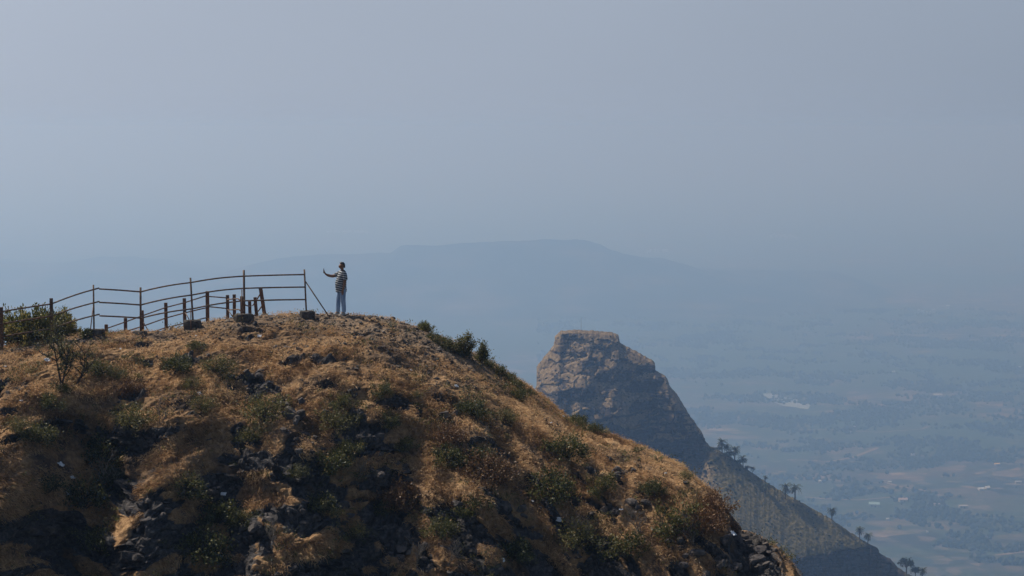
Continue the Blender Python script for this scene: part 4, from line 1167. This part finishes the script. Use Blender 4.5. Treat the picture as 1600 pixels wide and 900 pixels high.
# ------------------------------------------------------------------ the man
q, _ = hit(535, 493)
DM = 77.0
foot = P(535, 492.5, DM)
gz = ground(foot.x, DM)
if gz is not None: foot.z = gz
man = thing('person', 'man in striped t-shirt and pale jeans standing on the brow holding a phone out', 'person', foot, R(14))
def skin_mesh(name, J, E, m_, root=0, sub=2):
    me_ = bpy.data.meshes.new(name); me_.from_pydata([j[0] for j in J], E, []); o = bpy.data.objects.new(name, me_); COL.objects.link(o)
    md = o.modifiers.new('s', 'SKIN'); md.use_smooth_shade = True; md.branch_smoothing = .6
    for i, sv in enumerate(me_.skin_vertices[0].data):
        r_ = J[i][1]; r_ = tuple(v * 1.14 for v in (r_ if isinstance(r_, tuple) else (r_, r_))); sv.radius = r_ if isinstance(r_, tuple) else (r_, r_); sv.use_root = (i == root)
    ms = o.modifiers.new('b', 'SUBSURF'); ms.levels = sub; ms.render_levels = sub
    dg = bpy.context.evaluated_depsgraph_get(); out = bpy.data.meshes.new_from_object(o.evaluated_get(dg)); out.name = name
    bpy.data.objects.remove(o); out.materials.clear(); out.materials.append(m_)
    for p_ in out.polygons: p_.use_smooth = True
    return out
M_SKIN = flat('brown_skin', (0.22, 0.115, 0.065), 0.55, 0.35, .1)
M_HAIR = flat('black_hair', (0.012, 0.011, 0.011), 0.5, 0.4)
def m_jean(N):
    n = N.noise(N.coord((1, 1, .4)), 18, 5); N.color(N.ramp(n, [(0.3, (0.16, 0.25, 0.40)), (0.7, (0.36, 0.47, 0.63))])); N.bump(N.noise(N.coord((1, 1, 2)), 9, 3), .7, .03)
M_JEAN = mat('pale_denim', m_jean, .9, .1)
def m_shirt(N):
    t = N.n('ShaderNodeTexCoord'); s_ = N.n('ShaderNodeSeparateXYZ'); N.l(t.outputs['Object'], s_.inputs[0])
    wv = N.noise(N.coord(), 5, 2)
    f = N.math('FRACT', N.math('ADD', N.math('ADD', N.math('MULTIPLY', s_.outputs[2], 14.0), N.math('MULTIPLY', s_.outputs[0], 3.2)), N.math('MULTIPLY', wv, .9)))
    st = N.math('GREATER_THAN', f, .52)
    N.color(N.mix(st, (0.03, 0.045, 0.055), (0.42, 0.42, 0.42))); N.bump(N.noise(N.coord((1, 1, 1.6)), 10, 3), .7, .04)
M_SHIRT = mat('striped_cotton', m_shirt, .9, .1)
M_SHOE = flat('pale_shoe', (0.34, 0.32, 0.29), .7)
M_PHONE = flat('dark_phone', (0.02, 0.02, 0.025), .25, .5)
J = [((0, 0, .92), (.12, .10)), ((.01, 0, 1.10), (.11, .13)), ((.02, 0, 1.28), (.10, .14)), ((.015, 0, 1.40), (.055, .06)), ((-.005, 0, 1.455), (.048, .05)),
     ((-.012, 0, 1.53), (.092, .074)), ((-.004, 0, 1.605), (.100, .080)), ((.0, 0, 1.66), (.085, .068)),
     ((-.070, 0, 1.485), .042), ((-.125, 0, 1.54), .017),           # chin, nose
     ((.0, -.082, 1.54), .014), ((.0, .082, 1.54), .014),             # ears
     # left arm (near), hanging
     ((.03, -.17, 1.35), .058), ((.055, -.20, 1.22), .048), ((.04, -.215, 1.06), .040), ((.0, -.225, .90), .030), ((-.02, -.225, .82), .026), ((-.03, -.225, .76), .034),
     # right arm, reaching forward
     ((.0, .16, 1.35), .056), ((-.14, .17, 1.27), .050), ((-.28, .17, 1.225), .047), ((-.42, .14, 1.255), .041), ((-.52, .12, 1.30), .029), ((-.555, .115, 1.345), .036),
     # legs
     ((0, -.09, .86), .10), ((-.02, -.10, .50), .062), ((.01, -.10, .30), .055), ((.03, -.10, .09), .038), ((-.06, -.11, .045), .032),
     ((0, .09, .86), .10), ((-.10, .115, .50), .062), ((-.11, .115, .30), .055), ((-.11, .115, .09), .038), ((-.20, .125, .045), .032)]
E0 = [(0, 1), (1, 2), (2, 3), (3, 4), (4, 5), (5, 6), (5, 7), (5, 8), (5, 9), (5, 10), (2, 11), (11, 12), (12, 13), (13, 14), (14, 15), (15, 16), (2, 17), (17, 18), (18, 19), (19, 20), (20, 21), (21, 22),
     (0, 23), (23, 24), (24, 25), (25, 26), (26, 27), (0, 28), (28, 29), (29, 30), (30, 31), (31, 32)]
E = [tuple(v + (v > 6) for v in e) for e in E0] + [(6, 7)]
def finger(base, root, pts, r_=.0085):
    prev = base
    for k, p_ in enumerate(pts):
        J.append((p_, r_ * (1 - .12 * k))); E.append((prev, len(J) - 1)); prev = len(J) - 1
for k in range(4):                                # hanging hand
    y_ = -.225 + (0) ; x_ = -.055 + k * .019; L_ = (.075, .085, .08, .065)[k]
    finger(17, None, [(x_, -.228, .725), (x_ - .004, -.226, .725 - L_ * .55), (x_ + .002, -.214, .725 - L_)])
finger(17, None, [(-.068, -.215, .755), (-.078, -.205, .72)], .010)
for k in range(4):                                # hand gripping the phone
    z_ = 1.345 + k * .021
    finger(23, None, [(-.562, .10, z_), (-.582, .088, z_ + .004), (-.598, .10, z_ + .006)])
finger(23, None, [(-.548, .130, 1.375), (-.560, .134, 1.415), (-.566, .128, 1.445)], .010)
obj('body', skin_mesh('body', J, E, M_SKIN), man)
for s_ in (-1, 1):
    b = MB(); V, F_ = IV, IF; b.add(V * .011 + np.array([-.099, s_ * .032, 1.567]), None, F_); obj('eye', b.mesh('eye', M_PHONE, True), man)
b = MB(); b.add((IV * np.array([.004, .022, .006])) + np.array([-.106, 0, 1.505]), None, IF); obj('mouth', b.mesh('mouth', flat('lips', (.12, .05, .04)), True), man)
def loft(rings, n=20):
    V = []; 
    for (cx_, cy_, z_, rx, ry, tilt) in rings:
        for k in range(n):
            t_ = 2 * math.pi * k / n; V.append((cx_ + rx * math.cos(t_), cy_ + ry * math.sin(t_), z_ + tilt * math.cos(t_)))
    Q = [(i * n + k, i * n + (k + 1) % n, (i + 1) * n + (k + 1) % n, (i + 1) * n + k) for i in range(len(rings) - 1) for k in range(n)]
    return V, Q
# hair cap
V, Q = loft([(.030, 0, 1.545, .060, .072, -.060), (.014, 0, 1.585, .084, .080, -.052), (.006, 0, 1.63, .092, .082, -.034), (.002, 0, 1.662, .080, .072, -.014), (.0, 0, 1.684, .052, .048, -.004), (.0, 0, 1.690, .006, .006, 0)])
b = MB(); b.add(V, Q); obj('hair', b.mesh('hair', M_HAIR, True), man)
# shirt
b = MB()
V, Q = loft([(-.03, 0, .735, .172, .185, .012), (-.035, 0, .80, .176, .187, .004), (-.045, 0, .92, .178, .182, 0), (-.045, 0, 1.04, .176, .180, 0), (-.025, 0, 1.16, .158, .182, 0), (-.005, 0, 1.27, .140, .190, 0), (.008, 0, 1.345, .118, .178, 0), (.012, 0, 1.395, .090, .125, -.0), (.010, 0, 1.42, .066, .078, .012)], 28)
V = np.array(V); V[:, :2] += (rng.normal(0, .003, (len(V), 2))); b.add(V, Q)
b.tube([(.02, -.14, 1.36), (.045, -.19, 1.29), (.062, -.215, 1.19), (.062, -.222, 1.12)], [.075, .078, .072, .070], 12, cap=False)
b.tube([(.0, .13, 1.355), (-.07, .165, 1.32), (-.15, .17, 1.275), (-.205, .17, 1.245)], [.075, .075, .070, .070], 12, cap=False)
obj('shirt', b.mesh('shirt', M_SHIRT, True), man)
# jeans
JJ = [((.0, 0, .88), (.10, .10)), ((0, -.075, .78), .108), ((-.005, -.10, .66), .096), ((.0, -.105, .50), .080), ((.02, -.105, .33), .073), ((.03, -.105, .18), .067), ((.025, -.105, .06), .070),
      ((0, .075, .78), .108), ((-.065, .105, .66), .092), ((-.11, .115, .50), .076), ((-.12, .115, .33), .070), ((-.125, .115, .18), .064), ((-.125, .115, .06), .066)]
obj('jeans', skin_mesh('jeans', JJ, [(0, 1), (1, 2), (2, 3), (3, 4), (4, 5), (5, 6), (0, 7), (7, 8), (8, 9), (9, 10), (10, 11), (11, 12)], M_JEAN), man)
for (cx_, cy_) in ((.0, -.11), (-.14, .12)):
    b = MB(); V, Q = loft([(cx_ - .03, cy_, .0, .115, .042, 0), (cx_ - .03, cy_, .02, .12, .045, 0), (cx_ - .02, cy_, .045, .10, .040, .01), (cx_ + .01, cy_, .08, .05, .034, .01), (cx_ + .02, cy_, .10, .01, .01, 0)], 14)
    b.add(V, Q); obj('shoe', b.mesh('shoe', M_SHOE, True), man)
ph = thing('phone', 'slim phone held upright in the outstretched hand of the man', 'phone', foot, R(14))
b = MB(); b.box((-.578, .108, 1.405), (.010, .072, .148)); obj('case', b.mesh('case', M_PHONE), ph)
b = MB(); b.box((-.5715, .108, 1.405), (.002, .066, .136)); obj('screen', b.mesh('screen', flat('phone_screen', (.03, .035, .05), .1, .6)), ph)

# ------------------------------------------------------------------ litter
def litter(px, py, wpx, label, m_=M_LITTER, hs=.6):
    q_, qn_ = hit(px, py)
    if q_ is None: return
    r_ = np.random.default_rng(int(px * 7 + py)); w = wpx / FPX * q_.y
    n_ = 7; gx_, gy_ = np.meshgrid(np.linspace(-.5, .5, n_), np.linspace(-.5, .5, n_))
    Z_ = np.abs(r_.normal(0, .22, (n_, n_))) * hs
    V = np.stack([gx_ * w + r_.normal(0, .06 * w, (n_, n_)), gy_ * w * .7 + r_.normal(0, .06 * w, (n_, n_)), Z_ * w + .25 * w * hs], -1).reshape(-1, 3)
    me_ = mesh_np('litter_scrap', V, grid_faces(n_, n_), m_)
    o = obj('litter_scrap', me_, None, q_ + qn_ * .05, (0, 0, r_.random() * 6)); o.rotation_euler = Vector((qn_.x, qn_.y, qn_.z + .2)).normalized().to_track_quat('Z', 'Y').to_euler()
    tag(o, label, 'litter', 'scraps of litter on the hill')
    md = o.modifiers.new('t', 'SOLIDIFY'); md.thickness = .004
for a in [
    (72, 566, 10, 'crumpled white and blue bag left of the leafy sapling'), (33, 629, 5, 'small white scrap near the left edge below the grass'),
    (8, 576, 4, 'tiny white scrap at the left edge'), (187, 547, 3.5, 'tiny white scrap on the grass under the first wide fence bay'),
    (406, 527, 6, 'flat white scrap just below the footing right of the middle'), (305, 527, 3.5, 'tiny white scrap above the small dark shrub'),
    (310, 617, 7, 'upright white scrap on the littered olive shrub'), (92, 729, 12, 'blue grey plastic sheet at the top of the deep gully'),
    (103, 770, 11, 'long pale plastic scrap on the gully shrub'), (110, 748, 9, 'white plastic just under the blue grey sheet'), (165, 778, 8, 'pale blue scrap hanging right of the bleached limb', M_LITTERB),
    (345, 870, 10, 'pale blue crumpled bag on the broad bottom shrub', M_LITTERB), (310, 845, 9, 'grey plastic strip above the pale blue bag'), (711, 605, 6, 'small white scrap in the grass right of centre'),
    (783, 876, 8, 'pale scrap at the bottom edge right of centre'), (830, 786, 6, 'white scrap left of the widest dark shrub'), (876, 812, 9, 'bright white scrap in shade on the right face'),
    (866, 805, 5, 'small blue scrap just beside the bright white one', M_LITTERB), (1141, 836, 13, 'large white scrap lying on the brown rock shoulder'), (1040, 742, 4, 'tiny white scrap near the crest of the right ridge'),
    (879, 653, 4, 'tiny white scrap above the wedge shaped shrub'), (860, 663, 4, 'tiny white scrap upper left of the large dark shrub'), (640, 580, 4, 'tiny pale scrap in the rubble right of the man'),
    (350, 773, 8, 'cream scrap at the right of the rounded green shrub'), (970, 800, 7, 'grey scrap in the shaded rock step'), (75, 628, 5, 'white scrap in the dark shrub below the sapling')]:
    litter(*a)

# ------------------------------------------------------------------ haze
hm = bpy.data.materials.new('haze'); hm.use_nodes = True; hn = hm.node_tree; hn.nodes.clear()
ho = hn.nodes.new('ShaderNodeOutputMaterial'); hv = hn.nodes.new('ShaderNodeVolumePrincipled')
hv.inputs['Color'].default_value = HAZE_COLOR + (1,); hv.inputs['Density'].default_value = HAZE_DENSITY
hv.inputs['Absorption Color'].default_value = HAZE_ABS + (1,)
hv.inputs['Anisotropy'].default_value = HAZE_G
hn.links.new(hv.outputs[0], ho.inputs['Volume'])
b = MB(); b.box((0, 8000, (ZC + 22 - 6) / 2), (124000, 124000, ZC + 22 + 6)); hz = obj('haze', b.mesh('haze', hm)); tag(hz, 'even blue haze filling the valley', 'haze', kind='stuff')
hz['label'] = 'even pale blue haze filling the whole valley'
print('verts hill', len(HV), 'shrubs', cnt)
